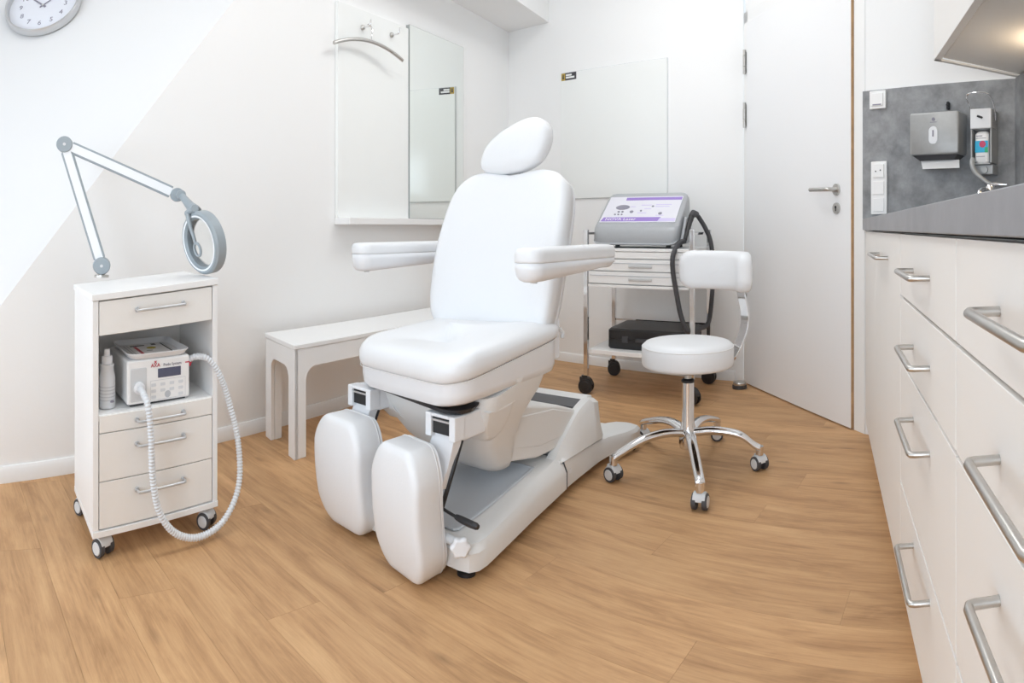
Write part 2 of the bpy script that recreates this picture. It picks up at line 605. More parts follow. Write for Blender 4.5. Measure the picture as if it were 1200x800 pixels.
# left side behind the slope foot
struct('wall_side', MB(lambda p: room(p[1], p[0], p[2])).box(-3.6, -3.5, -1.52, 1.2, 0, CEIL), M['wall'])
struct('ceiling', MB().prism([room(-1.52, -4.6)[:2], room(-1.52, 1.1)[:2], room(5.2, 1.1)[:2], room(5.2, -4.6)[:2]], CEIL, CEIL + 0.1), M['wall'])
# boxed-in beam over the left wall
c0 = CAB
struct('trim_1', MB().prism([c0[:2], (c0 + dB * 0.355)[:2], (c0 + dB * 0.355 - hA * 2.3)[:2], (c0 - hA * 2.3)[:2]], 2.265, CEIL), M['wall'])

# baseboards
def baseboard(name, a, b, n, h=0.056, t=0.014):
    mb = MB()
    prof = [(0, 0), (t, 0), (t, h - 0.012), (t * 0.45, h), (0, h)]
    mb.loft([[p + n * u + Vector((0, 0, z)) for u, z in prof] for p in (a, b)])
    return struct(name, mb, M['trim'])


baseboard('baseboard_left', wallA(0.24, 0), wallA(sA - 0.0, 0), nA)
baseboard('baseboard_back', CAB + nBr * 0, CAB + dB * ((HINGE - CAB).dot(dB) - 0.10), nBr)

# ------------------------------------------------------------------ door
door = bpy.data.objects.new('door_1', None)
COL.objects.link(door)
door.location = HINGE
door['kind'] = 'structure'
dl = (LATCH - HINGE).length
dfn = lambda p: dD * p[0] + nDr * p[1] + Vector((0, 0, p[2]))     # x along the leaf, y into the room
DH = 2.035
MB(dfn).box(0.0, dl, -0.030, 0.014, 0.006, DH).build('door_leaf', M['door'], door, 0.002)
MB(dfn).box(dl + 0.0002, dl + 0.0024, -0.026, 0.0125, 0.006, DH).build('door_edge', M['edge'], door)
mb = MB(dfn)
mb.box(-0.055, -0.006, -0.10, 0.004, 0, DH + 0.07).box(dl + 0.006, (FRAME - HINGE).dot(dD) + 0.008, -0.10, 0.002, 0, DH + 0.07).box(-0.055, dl + 0.06, -0.10, 0.004, DH + 0.006, DH + 0.07)
mb.build('door_frame', M['trim'], door, 0.002)
for z0, z1 in ((1.75, 1.885), (1.447, 1.588), (0.345, 0.515)):
    mb = MB(dfn)
    mb.cyl((-0.018, 0.018, z0), (-0.018, 0.018, z0 + 0.3 * (z1 - z0)), 0.009).cyl((-0.018, 0.018, z0 + 0.32 * (z1 - z0)), (-0.018, 0.018, z1 - 0.25 * (z1 - z0)), 0.0095)
    mb.cyl((-0.018, 0.018, z1 - 0.23 * (z1 - z0)), (-0.018, 0.018, z1), 0.009)
    mb.box(-0.044, -0.018, 0.004, 0.012, z0 + 0.01, z1 - 0.01)
    mb.build('hinge', M['steel'], door)
hx = 0.872
mb = MB(dfn)
mb.cyl((hx, 0.014, 1.052), (hx, 0.022, 1.052), 0.027, 0.026, 24)
mb.tube(spline([(hx, 0.02, 1.052), (hx, 0.055, 1.052), (hx - 0.012, 0.066, 1.052), (hx - 0.05, 0.068, 1.053), (hx - 0.14, 0.066, 1.056)], 6), 0.0095, 12)
hd = mb.build('door_handle', M['steel'], door)
mb = MB(dfn)
mb.lathe([(0.026, 0), (0.026, 0.006), (0.023, 0.008), (0.0, 0.008)], (hx, 0.014, 0.968), (0, 1, 0)) if False else mb.cyl((hx, 0.014, 0.968), (hx, 0.021, 0.968), 0.026, 0.025, 24)
es = mb.build('key_rosette', M['steel'], door)
mb = MB(dfn).cyl((hx, 0.0212, 0.973), (hx, 0.0222, 0.973), 0.0065, None, 12)
mb.box(hx - 0.003, hx + 0.003, 0.0212, 0.0222, 0.955, 0.972)
mb.build('keyhole', M['black'], es)

# ------------------------------------------------------------------ door stop
t = thing('door_stop', 'low round steel door stop with black rubber ring on the floor', 'door stop', (1.225, 3.365, 0))
MB().lathe([(0.040, 0), (0.040, 0.018), (0.037, 0.020)], n=28).build('rubber_ring', M['rubber'], t)
MB().lathe([(0.036, 0.0205), (0.037, 0.03), (0.033, 0.036), (0.0, 0.037)], n=28).build('steel_cap', M['steel'], t)

# ------------------------------------------------------------------ things on the left wall
def onwall(s, z):            # a point on the left wall's face
    return wallA(s, z)


wf = lambda p: hA * p[0] + nA * p[1] + Vector((0, 0, p[2]))   # x along the wall, y out of it

S_W0, S_M0, S_M1 = 2.306, 2.880, 3.437
t = thing('wardrobe_panel', 'tall white glossy coat panel on the left wall beside the mirror', 'wall panel', onwall(S_W0, 0.93))
MB(wf).box(0, S_M0 - S_W0 - 0.003, 0.001, 0.019, 0.0, 1.045).build('panel', M['board'], t, 0.0015)
MB(wf).box(-0.004, 1.27, 0.001, 0.10, -0.033, -0.0005).build('shelf_board', M['lam'], t, 0.002)
t2 = thing('wall_mirror', 'tall frameless mirror on the left wall beside the coat panel', 'mirror', onwall(S_M0, 0.93))
MB(wf).prism([(0.0, 0.0), (S_M1 - S_M0, 0.0), (S_M1 - S_M0, 0.027), (0.0, 0.022)], 0.002, 1.068).build('mirror_body', M['mirror_edge'], t2)
MB(wf).prism([(0.002, 0.0222), (S_M1 - S_M0 - 0.002, 0.0272), (S_M1 - S_M0 - 0.002, 0.029), (0.002, 0.024)], 0.004, 1.066).build('mirror_glass', M['mirror'], t2)


def coat_hook(s, z, label):
    h = thing('coat_hook', label, 'coat hook', onwall(s, z) + nA * 0.019, None, 'coat hooks on the white panel')
    MB(wf).lathe([(0.013, 0.0), (0.013, 0.008), (0.010, 0.012), (0.006, 0.014)], (0, 0, 0), (0, 1, 0), 18).build('hook_plate', M['steel'], h)
    MB(wf).tube(spline([(0, 0.012, 0), (0, 0.04, -0.002), (0, 0.052, 0.006), (0, 0.056, 0.03)], 5), 0.0042, 10).build('hook_arm', M['chrome'], h)
    return h


coat_hook(2.487, 1.886, 'steel coat hook holding the curved coat hanger')
coat_hook(2.722, 1.902, 'empty steel coat hook between the hanger and the mirror')
ch = thing('coat_hanger', 'curved silver coat hanger hanging on the coat hook', 'coat hanger', onwall(2.487, 1.886) + nA * 0.066)
arc = [(-0.245 + 0.47 * k / 20, 0.012 + 0.05 * (k / 20 - 0.5), -0.082 - 0.052 * abs(k / 10 - 1) ** 2) for k in range(21)]
MB(wf).tube(arc, 0.009, 10).build('hanger_bar', M['steel'], ch)
MB(wf).tube(spline([(0.0, 0.012, -0.08), (0.002, 0.012, -0.05), (0.016, 0.004, -0.03), (0.018, 0.0, -0.008), (0.004, -0.004, 0.010), (-0.012, -0.004, 0.002)], 6), 0.0028, 8).build('hanger_hook', M['chrome'], ch)

# ------------------------------------------------------------------ clock on the slope
def slope_hit(az, tanel):
    d = hv(az) + Vector((0, 0, tanel))
    e = Vector((0, 0, EYE))
    return e + d * ((D0 - e).dot(nS) / d.dot(nS))


cx = slope_hit((51.5 - 600) / F * 180 / PI, (267 - 9) / F)
rr = (cx - Vector((0, 0, EYE))).xy.length
cr = 43.5 / F * rr / abs(math.sin(math.radians(68 - (-41))))
uE = eS if eS.dot(Vector((1, 0, 0))) > 0 else -eS
uU = nS.cross(uE)
if uU.z < 0: uU = -uU
cf = lambda p: uE * p[0] + uU * p[1] + nS * p[2]
ck = thing('wall_clock', 'round silver-rimmed wall clock with a white dial, cut by the photo edge', 'clock', cx + nS * 0.002)
MB(cf).lathe([(cr * 0.92, 0), (cr, 0.006), (cr, 0.034), (cr * 0.975, 0.040), (cr * 0.93, 0.036), (cr * 0.915, 0.012), (cr * 0.9, 0.010)], (0, 0, 0), (0, 0, 1), 56, cap=False).build('clock_rim', M['silver'], ck)
MB(cf).cyl((0, 0, 0.0), (0, 0, 0.011), cr * 0.925, None, 48).build('clock_dial', M['dial'], ck)
for hnum in range(1, 13):
    a = hnum * PI / 6
    text(str(hnum), cr * 0.21, M['gauge'], ck, cf((math.sin(a) * cr * 0.60, math.cos(a) * cr * 0.60, 0.0115)), uE, uU, 'numeral')
for nm, a, ln, wd in (('hour_hand', 310, 0.38, 0.028), ('minute_hand', 50, 0.58, 0.02)):
    ar = math.radians(a)
    d = Vector((math.sin(ar), math.cos(ar))); q = Vector((d.y, -d.x))
    ps = [d * (-0.1 * cr) + q * wd * cr, d * (-0.1 * cr) - q * wd * cr, d * ln * cr - q * wd * 0.5 * cr, d * ln * cr + q * wd * 0.5 * cr]
    MB(cf).prism([p[:] for p in ps], 0.0125, 0.014).build(nm, M['gauge'], ck)
MB(cf).cyl((0, 0, 0.012), (0, 0, 0.017), cr * 0.035).build('hand_pin', M['silver'], ck)

# ------------------------------------------------------------------ whiteboard and sticker on the back wall
def backwall(px_along, z, off=0.0):
    return CAB + dB * px_along + nBr * off + Vector((0, 0, z))


bf = lambda p: dB * p[0] + nBr * p[1] + Vector((0, 0, p[2]))


def along(x):                        # where the ray of that picture column meets the back wall
    d = hv((x - 600) / F * 180 / PI)
    m = Matrix(((d.x, -dB.x), (d.y, -dB.y)))
    tt = m.inverted() @ Vector((CAB.x, CAB.y))
    return tt[1]


a0, a1 = along(658.5), along(782.5)
t = thing('glass_board', 'glossy white glass board on the back wall above the device trolley', 'board', backwall(a0, 1.072))
MB(bf).box(0, a1 - a0, 0.0, 0.012, 0, 0.83).build('board_panel', M['board'], t, 0.002)
MB(bf).box(-0.004, a1 - a0 + 0.004, -0.0005, 0.004, -0.004, 0.834).build('backing_frame', M['castwhite'], t)
st = thing('sticker', 'small black and gold sticker with white lettering on the board corner', 'sticker', backwall(a0 + 0.006, 1.852, 0.0121))
MB(bf).box(0, 0.118, 0, 0.0012, 0, 0.048).build('sticker_base', M['darkprint'], st)
MB(bf).box(0.0, 0.03, 0.0012, 0.0018, 0, 0.048).build('gold_field', M['gold'], st)
MB(bf).add([(0.008, 0.002, 0.01), (0.022, 0.002, 0.01), (0.018, 0.002, 0.04), (0.012, 0.002, 0.04), (0.008, 0.0024, 0.01), (0.022, 0.0024, 0.01), (0.018, 0.0024, 0.04), (0.012, 0.0024, 0.04)],
           [(0, 1, 2, 3), (7, 6, 5, 4), (0, 4, 5, 1), (1, 5, 6, 2), (2, 6, 7, 3), (3, 7, 4, 0)]).build('emblem', M['darkprint'], st)
MB(bf).box(0.036, 0.082, 0.0012, 0.0018, 0.027, 0.039).box(0.036, 0.104, 0.0012, 0.0018, 0.011, 0.023).build('white_lettering', M['white'], st)

# ------------------------------------------------------------------ fitted counter on the right
FV = 0.177                                # plane of the fronts
gaps = [0.22, 0.862, 1.50, 2.21, 2.77]
rf = lambda p: N * p[0] + H * p[1] + Vector((0, 0, p[2]))     # x right, y along the room


def bar_handle(parent, v, s0, s1, z, r=0.0055, dep=0.034, upright=False):
    mb = MB(rf)
    q = [(v, s0, z), (v - dep + 0.008, s0, z), (v - dep + 0.002, s0 + 0.002, z), (v - dep, s0 + 0.008, z),
         (v - dep, s1 - 0.008, z), (v - dep + 0.002, s1 - 0.002, z), (v - dep + 0.008, s1, z), (v, s1, z)]
    mb.tube(q, r, 12, up=(0, 0, 1))
    return mb.build('handle', M['steel'], parent)


cab_labels = {0: 'nearest white drawer unit under the grey worktop at the right edge',
              1: 'middle white drawer unit of four drawers under the grey worktop',
              2: 'white cupboard with one steel handle under the worktop, beyond the drawers',
              3: 'plain white cupboard without handle at the door end of the worktop'}
rows = [(0.7265, 0.866), (0.578, 0.7205), (0.299, 0.572), (0.062, 0.293)]
hz = [0.795, 0.644, 0.500, 0.250]
for k in range(4):
    s0, s1 = gaps[k], gaps[k + 1]
    c = thing('drawer_unit' if k < 2 else 'base_cupboard', cab_labels[k], 'cabinet', room(s0, FV, 0))
    back = 0.535
    end = s1 - s0 - 0.003
    if k == 3:
        body = [(0.021, 0.002), (back, 0.002), (back, 0.20), (0.021, end - 0.03)]
    else:
        body = [(0.021, 0.002), (back, 0.002), (back, end if k != 2 else end - 0.12), (0.021, end)]
    MB(rf).prism(body, 0.062, 0.868).build('carcass', M['counter'], c)
    MB(rf).prism([(0.06, 0.004), (back - 0.02, 0.004), (back - 0.02, 0.15 if k == 3 else end - 0.05), (0.06, end - 0.12 if k > 1 else end)], 0.0, 0.0615).build('plinth', M['counter'], c)
    if k < 2:
        for (z0, z1), h in zip(rows, hz):
            d = MB(rf).box(0.0, 0.019, 0.002, end - 0.001, z0, z1).build('drawer_front', M['counter'], c, 0.0012)
            mid = (s1 - s0) / 2
            bar_handle(d, 0.0, mid - 0.1, mid + 0.1, h)
    else:
        d = MB(rf).box(0.0, 0.019, 0.002, end - (0.0 if k == 2 else 0.012), 0.062, 0.866).build('cupboard_door', M['counter'], c, 0.0012)
        if k == 2:
            bar_handle(d, 0.0, 0.29, 0.57, 0.797)
# one more unit that carries the worktop on towards the viewer's side
wt = thing('worktop', 'thick grey concrete-look worktop over the white cabinets', 'worktop', room(0, FV - 0.012, 0.8715))
MB(rf).prism([(0, -0.9), (rv - FV + 0.008, -0.9), (rv - FV + 0.008, rs - 0.012), (0.0, 2.768)], 0, 0.0465).build('worktop_slab', M['worktop'], wt, 0.002)
MB(rf).prism([(0.03, -0.6), (rv - FV - 0.01, -0.6), (rv - FV - 0.01, 2.2), (0.03, 2.6)], -0.0035, -0.0002).build('dark_gap_sheet', M['gap'], wt)  # near-black sheet filling the gap under the worktop
c = thing('base_cupboard', 'white cupboard carrying the worktop beyond the right photo edge', 'cabinet', room(-0.9, FV, 0))
MB(rf).box(0.0, 0.52, 0, 1.118, 0.062, 0.8675).build('carcass', M['counter'], c)
MB(rf).box(0.06, 0.5, 0, 1.118, 0, 0.062).build('plinth', M['counter'], c)

# splashbacks
cfn = lambda p: dC * p[0] + nC * p[1] + Vector((0, 0, p[2]))   # x along the niche wall to the right, y out
t = MB(cfn).box(0.0, 0.667, 0.0, 0.010, 0.0, 0.543).build('splashback', M['concrete'], None, 0.001, loc=FRAME + Vector((0, 0, 0.9185)) + nC * 0.0005)
tag(t, 'grey concrete-look splashback behind the paper towel dispenser', 'splashback')
t = MB(rf).box(-0.012, -0.0015, -2.6, -0.010, 0, 0.543).build('splashback', M['concrete'], None, 0.001, loc=room(rs, rv, 0.9185))
tag(t, 'grey splashback turning the corner at the far right photo edge', 'splashback')

# switches
def niche(x, z, off=0.011):
    return FRAME + dC * x + nC * off + Vector((0, 0, z))


t = thing('light_switch', 'single square white rocker switch high on the grey splashback', 'switch', niche(0.038, 1.380))
MB(cfn).box(0, 0.076, 0, 0.010, 0, 0.076).build('switch_frame', M['trim'], t, 0.003)
MB(cfn).box(0.011, 0.065, 0.0102, 0.015, 0.011, 0.065).build('rocker', M['lam'], t, 0.002)
MB(cfn).box(0.018, 0.058, 0.0152, 0.0156, 0.014, 0.019).build('marking', M['gauge'], t)
t = thing('socket_strip', 'white triple plate of sockets and switch low on the grey splashback', 'socket', niche(0.045, 0.937))
MB(cfn).box(0, 0.074, 0, 0.010, 0, 0.222).build('plate_frame', M['trim'], t, 0.003)
for i in range(3):
    z0 = 0.012 + i * 0.071
    o = MB(cfn).box(0.011, 0.063, 0.0102, 0.0135 if i < 2 else 0.016, z0, z0 + 0.056).build('socket_cover' if i < 2 else 'socket_insert', M['lam'], t, 0.002)
    if i == 2:
        MB(cfn).cyl((0.026, 0.016, z0 + 0.026), (0.026, 0.0168, z0 + 0.026), 0.003).cyl((0.048, 0.016, z0 + 0.03), (0.048, 0.0168, z0 + 0.03), 0.003).build('contact_hole', M['black'], o)

# paper towel dispenser
t = thing('towel_dispenser', 'silver grey folded paper towel dispenser on the splashback', 'dispenser', niche(0.262, 1.150))
PWD, PHT, PDP = 0.205, 0.182, 0.098
prof = rrect(0, PWD, 0, PHT, 0.012, 4)
def mpd(x, z, d): return Vector((x, d, z))
mb = MB(cfn)
rr2 = rrect(0.0, PWD, 0.016, PHT, 0.008, 3)
mb.loft([[(x, 0.0, z) for x, z in rr2], [(x, PDP - 0.012, z) for x, z in rr2], [(PWD / 2 + (x - PWD / 2) * 0.985, PDP - 0.003, PHT / 2 + (z - PHT / 2) * 0.985) for x, z in rr2],
         [(PWD / 2 + (x - PWD / 2) * 0.95, PDP, PHT / 2 + (z - PHT / 2) * 0.95) for x, z in rr2]])
mb.build('dispenser_cover', M['alu'], t, sharp=50)
mb = MB(cfn)
mb.loft([[(0.008, 0.004, 0.0155), (PWD - 0.008, 0.004, 0.0155), (PWD - 0.008, PDP - 0.012, 0.0155), (0.008, PDP - 0.012, 0.0155)],
         [(0.03, 0.01, -0.003), (PWD - 0.03, 0.01, -0.003), (PWD - 0.03, PDP - 0.035, -0.003), (0.03, PDP - 0.035, -0.003)]])
mb.build('outlet_base', M['rubber'], t)
o = MB(cfn).slab(rrect(0.083, 0.121, 0.055, 0.125, 0.0185, 6), [(0.001, PDP), (0, PDP + 0.002), (0.002, PDP + 0.004)], mp=lambda x, z, d: Vector((x, d, z))).build('window_oval', M['shell'], t)
MB(cfn).box(0.099, 0.105, PDP + 0.0042, PDP + 0.005, 0.085, 0.11).build('sight_slot', M['gauge'], o)
MB(cfn).cyl((0.102, PDP, 0.153), (0.102, PDP + 0.001, 0.153), 0.007).build('emblem', M['gauge'], t)
MB(cfn).box(0.088, 0.116, PDP, PDP + 0.0008, 0.1405, 0.1425).build('brand_line', M['gauge'], t)
tw = MB(cfn)
pts = [(0.045, 0.040), (0.195, 0.040)]
tw.add([(0.030, 0.052, 0.004), (0.192, 0.052, 0.004), (0.200, 0.072, -0.030), (0.045, 0.070, -0.030), (0.030, 0.050, 0.004), (0.192, 0.050, 0.004), (0.200, 0.0695, -0.030), (0.045, 0.0675, -0.030)],
       [(0, 1, 2, 3), (7, 6, 5, 4), (0, 4, 5, 1), (1, 5, 6, 2), (2, 6, 7, 3), (3, 7, 4, 0)])
o = tw.build('paper_towel', M['paper'], None, loc=niche(0.262, 1.143))
tag(o, 'white folded paper towel hanging out of the silver dispenser', 'paper towel')
t = thing('wall_peg', 'small black oval peg above the paper towel dispenser', 'peg', niche(0.385, 1.352))
MB(cfn).slab(rrect(0, 0.013, 0, 0.034, 0.006, 5), [(0.001, 0), (0, 0.012), (0.002, 0.016)], mp=lambda x, z, d: Vector((x, d, z))).build('peg_body', M['black'], t)
MB(cfn).cyl((0.0065, 0.016, 0.018), (0.0065, 0.024, 0.018), 0.004).build('peg_knob', M['black'], t)

# soap / disinfectant dispenser with lever
t = thing('soap_dispenser', 'steel arm-lever hand disinfectant dispenser right of the towel dispenser', 'dispenser', niche(0.512, 1.098))
sd = MB(cfn)
sd.box(0.0, 0.006, 0.0, 0.085, 0.03, 0.235).box(0.078, 0.084, 0.0, 0.085, 0.03, 0.235).box(0.0, 0.084, 0.0, 0.004, 0.01, 0.235)
sd.box(0.006, 0.078, 0.004, 0.085, 0.024, 0.03)
sd.build('housing', M['alu'], t, 0.0012)
MB(cfn).box(0.0, 0.084, 0.003, 0.092, 0.160, 0.236).build('pump_head', M['shell'], t, 0.004)
MB(cfn).tube([(0.030, 0.093, 0.208), (0.050, 0.096, 0.200)], 0.004, 8).build('pump_knob', M['black'], t)
MB(cfn).tube(spline([(-0.004, 0.05, 0.205), (-0.008, 0.07, 0.25), (-0.012, 0.10, 0.280), (0.008, 0.118, 0.290), (0.06, 0.118, 0.290), (0.084, 0.104, 0.278), (0.090, 0.07, 0.245), (0.089, 0.05, 0.195)], 6), 0.003, 8).build('arm_lever', M['chrome'], t)
MB(cfn).tube(spline([(0.01, 0.085, 0.045), (0.012, 0.10, 0.02), (0.03, 0.105, -0.012), (0.07, 0.10, -0.045), (0.10, 0.10, -0.062)], 6), [0.011] * 5 + [0.010] * 10 + [0.009] * 10, 10).build('drip_arm', M['alu'], t)
MB(cfn).cyl((0.052, 0.03, 0.004), (0.052, 0.078, 0.004), 0.014).box(0.01, 0.084, 0.0, 0.07, -0.012, 0.023).build('lower_bracket', M['alu'], t, 0.001)
b = thing('disinfectant_bottle', 'white bottle with blue label standing inside the steel dispenser', 'bottle', niche(0.512, 1.130))
MB(cfn).slab(rrect(0.013, 0.071, 0.008, 0.078, 0.014, 4), [(0.004, -0.0012), (0, 0.004), (0, 0.108), (0.006, 0.116), (0.016, 0.122)]).build('bottle_body', M['white'], b)
MB(cfn).box(0.016, 0.068, 0.0783, 0.0788, 0.038, 0.083).build('label_blue', M['cyan'], b)
MB(cfn).cyl((0.046, 0.0789, 0.07), (0.046, 0.0793, 0.07), 0.013, None, 18).build('label_red_disc', M['pinkred'], b)
MB(cfn).box(0.055, 0.068, 0.0789, 0.0794, 0.038, 0.058).build('label_green', M['green'], b)
tag(MB(cfn).box(0.02, 0.045, 0.0783, 0.0788, 0.100, 0.103).box(0.02, 0.06, 0.0783, 0.0788, 0.092, 0.094).box(0.02, 0.055, 0.0783, 0.0788, 0.022, 0.024).build('lettering', M['gauge'], b), kind='stuff')

# tap on the worktop
tp = thing('tap', 'small chrome tap standing on the grey worktop', 'tap', FRAME + dC * 0.60 + nC * 0.12 + Vector((0, 0, 0.918)))
MB(cfn).lathe([(0.026, 0), (0.026, 0.01), (0.021, 0.014), (0.021, 0.118), (0.017, 0.124)], n=20).build('tap_body', M['chrome'], tp)
MB(cfn).tube(spline([(0.0, 0.0, 0.09), (0.0, 0.06, 0.10), (0.0, 0.12, 0.095), (0, 0.135, 0.08)], 5), 0.011, 10).build('spout', M['chrome'], tp)
MB(cfn).tube([(0, 0, 0.120), (0.02, 0.0, 0.126), (0.06, -0.01, 0.124)], [0.012, 0.009, 0.006], 10).build('lever', M['chrome'], tp)

# wall cupboard over the counter
UZ = 1.463
uc = thing('wall_cupboard', 'white wall cupboard with a lit underside above the grey splashback', 'cabinet', room(0, 0.385, UZ))
farF, farB = 2.235, rs - 0.02
MB(rf).prism([(0.0275, -0.9), (rv - 0.386, -0.9), (rv - 0.386, farB - 0.02), (0.0275, farF - 0.012)], 0.006, 0.72).build('carcass', M['cream'], uc, 0.001)
MB(rf).prism([(-0.004, farF - 0.02), (rv - 0.388, farB - 0.022), (rv - 0.388, farB), (-0.004, farF)], -0.002, 0.0048).build('end_lip', M['cream'], uc)
for k, (s0, s1) in enumerate(((-0.9, -0.1), (-0.097, 0.74), (0.743, 1.46), (1.463, farF))):
    MB(rf).box(-0.004, 0.0205, s0, s1, -0.002, 0.72).build('cupboard_door', M['counter'], uc, 0.001)
MB(rf).cyl((0.305, 1.90, -0.020), (0.305, 1.90, 0.0055), 0.026, 0.030, 20).build('led_spot', M['warm'], uc)

# glowing ceiling panels added to fill the room with light (outside the picture)
for k, (s, v_) in enumerate(((0.9, -1.2), (2.6, -0.95))):
    cl = thing('ceiling_fill_panel', ['added glowing fill panel on the ceiling over the viewer', 'added glowing fill panel on the ceiling over the treatment chair'][k], 'lamp', room(s, v_, CEIL - 0.045))
    MB(rf).box(-0.30, 0.30, -0.60, 0.60, 0.004, 0.044).build('housing', M['trim'], cl, 0.004)
    MB(rf).box(-0.28, 0.28, -0.58, 0.58, 0.0, 0.0038).build('fill_glow', M['glow'], cl)

# ------------------------------------------------------------------ casters (shared builder)
def caster(parent, p, fn, r=0.025, yaw=20, body=None, wheel=None, hub=None, top=None, name='caster', wid=0.016):
    """twin-wheel caster whose wheels touch the floor under p"""
    x, y = p
    a = math.radians(yaw)
    ax = Vector((math.cos(a), math.sin(a), 0)); fw = Vector((-math.sin(a), math.cos(a), 0))
    c = Vector((x, y, r))
    top = top or 2.45 * r
    g = lambda q: fn(c + ax * q[0] + fw * q[1] + Vector((0, 0, q[2])))
    mb = MB(g)
    mb.box(-0.55 * wid, 0.55 * wid, -0.3 * r, 0.9 * r, -0.1 * r, 1.15 * r)
    prof = [(0.95 * r * math.cos(t) * 0.98, 0.2 * r + 1.0 * r * math.sin(t)) for t in [PI * k / 10 for k in range(11)]]
    mb.loft([[(sx, u, v) for u, v in prof] for sx in (-1.25 * wid, 1.25 * wid)])
    mb.cyl((0, 0.25 * r, 0.9 * r), (0, 0.25 * r, top - r), 0.42 * r, None, 12)
    o = mb.build(name, body or M['castwhite'], parent, 0.001)
    for s in (-1, 1):
        wmb = MB(g).cyl((s * 0.6 * wid, 0, 0), (s * 1.55 * wid, 0, 0), r, None, 20)
        wo = wmb.build('wheel', wheel or M['rubber'], o, 0.0015)
        # hub plate on the outer side of the tyre
        MB(g).cyl((s * 1.56 * wid, 0, 0), (s * 1.68 * wid, 0, 0), 0.72 * r, 0.66 * r, 18).build('hub_cap', hub or M['castwhite'], o)
    return o


# ------------------------------------------------------------------ white cabinet trolley on the left
CO = Vector((-1.029, 1.373, 0))
_sk = skew(28.3, -47)


def kf(p):
    q = Vector(p)
    if q.z > 0.33:
        q.z += 0.036 * (q.z - 0.33) * (2 * q.x / 0.402 - 1)
    return _sk(q)


ct = thing('cabinet_trolley', 'white rolling cabinet with four drawers and an open niche, by the left wall', 'trolley', CO)
W_, D_ = 0.402, 0.32
mb = MB(kf)
mb.box(0, 0.017, 0.0, D_, 0.0785, 0.699).box(W_ - 0.017, W_, 0.0, D_, 0.0785, 0.699).box(0.0172, W_ - 0.0172, D_ - 0.008, D_, 0.0785, 0.699)
mb.build('carcass', M['lam'], ct, 0.0008)
MB(kf).box(-0.003, W_ + 0.004, -0.004, D_ + 0.002, 0.7, 0.7185).build('top_board', M['lam'], ct, 0.002)
MB(kf).box(-0.001, W_ + 0.001, -0.003, D_, 0.0615, 0.078).build('bottom_board', M['lam'], ct, 0.001)
MB(kf).box(0.0175, W_ - 0.0175, 0.004, D_ - 0.0085, 0.368, 0.3855).build('niche_shelf', M['lam'], ct, 0.001)
MB(kf).box(0.0175, W_ - 0.0175, 0.019, D_ - 0.0085, 0.600, 0.697).build('drawer_box', M['cream'], ct)
MB(kf).box(0.0175, W_ - 0.0175, 0.019, D_ - 0.0085, 0.082, 0.366).build('drawer_box', M['cream'], ct)
for z0, z1, hz_ in ((0.603, 0.696, 0.662), (0.336, 0.3825, 0.358), (0.2075, 0.3335, 0.292), (0.082, 0.205, 0.168)):
    d = MB(kf).box(0.0195, W_ - 0.0195, 0.0005, 0.0185, z0, z1).build('drawer_front', M['cream'], ct, 0.001)
    y = -0.024
    pts = [(0.133, 0.0, hz_), (0.133, y + 0.006, hz_), (0.1345, y + 0.0018, hz_), (0.139, y, hz_), (0.277, y, hz_), (0.2815, y + 0.0018, hz_), (0.283, y + 0.006, hz_), (0.283, 0, hz_)]
    hb = MB(kf).tube(pts, 0.0042, 12, up=(0, 0, 1))
    for hx_ in (0.133, 0.283):
        hb.cyl((hx_, 0.0, hz_), (hx_, -0.006, hz_), 0.0075, 0.0065, 14)
    hb.build('handle', M['silver'], d)
for cxy, yw in (((0.036, 0.026), 24), ((0.372, 0.02), 32), ((0.026, 0.292), 24), ((0.370, 0.292), 10)):
    caster(ct, cxy, kf, 0.0245, yw, top=0.0615)

# tall white bottle in the niche
bt = thing('spray_bottle', 'white squeeze bottle standing in the niche left of the white device', 'bottle', CO + _sk((0.056, 0.062, 0.386)))
MB(_sk).lathe([(0.023, 0), (0.0245, 0.003), (0.0245, 0.082), (0.0235, 0.088), (0.0205, 0.100), (0.0195, 0.112), (0.0215, 0.116), (0.0215, 0.119), (0.016, 0.1205)], n=24).build('bottle_body', M['hose'], bt)
MB(_sk).lathe([(0.0165, 0.1206), (0.0165, 0.1395), (0.0145, 0.142), (0.0095, 0.1425), (0.0085, 0.160), (0.0, 0.161)], n=20).build('bottle_cap', M['shell'], bt)
for k in range(5):
    MB(_sk).lathe([(0.0246, 0.022 + 0.009 * k), (0.0248, 0.0222 + 0.009 * k), (0.0248, 0.0242 + 0.009 * k), (0.0246, 0.0244 + 0.009 * k)], n=24, cap=False).build('label_line', M['faint'], bt)
MB(_sk).slab(rrect(0.004, 0.016, -0.003, 0.003, 0.0025, 3), [(0, 0.0), (0, 0.0012)], mp=lambda x, z, d: Vector((x, -0.0235 - d, 0.020 + z))).build('label_mark', M['gauge'], bt)

# podiatry drill unit with display
pu = thing('podiatry_unit', 'white device with dark display and grey hose port in the cabinet niche', 'device', CO + _sk((0.108, 0.022, 0.386)))
UW, UD, UH = 0.205, 0.235, 0.128
MB(_sk).box(0, UW, 0.0, UD, 0.006, UH).build('housing', M['lam'], pu, 0.007, seg=3)
MB(_sk).box(0.012, UW - 0.012, 0.012, UD - 0.012, 0.0, 0.0062).build('foot_plate', M['rubber'], pu)
fr = lambda x, z, d: Vector((x, -d, z))
o = MB(_sk).slab(rrect(0.010, 0.062, 0.014, 0.106, 0.004, 3), [(0, -0.002), (0, 0.0008), (0.0012, 0.0016)], mp=fr).build('port_plate', M['castwhite'], pu)
MB(_sk).lathe([(0.017, 0.0016), (0.017, 0.010), (0.014, 0.013), (0.010, 0.014)], (0.037, 0, 0.052), (0, -1, 0), 22).build('port_socket', M['shell'], o)
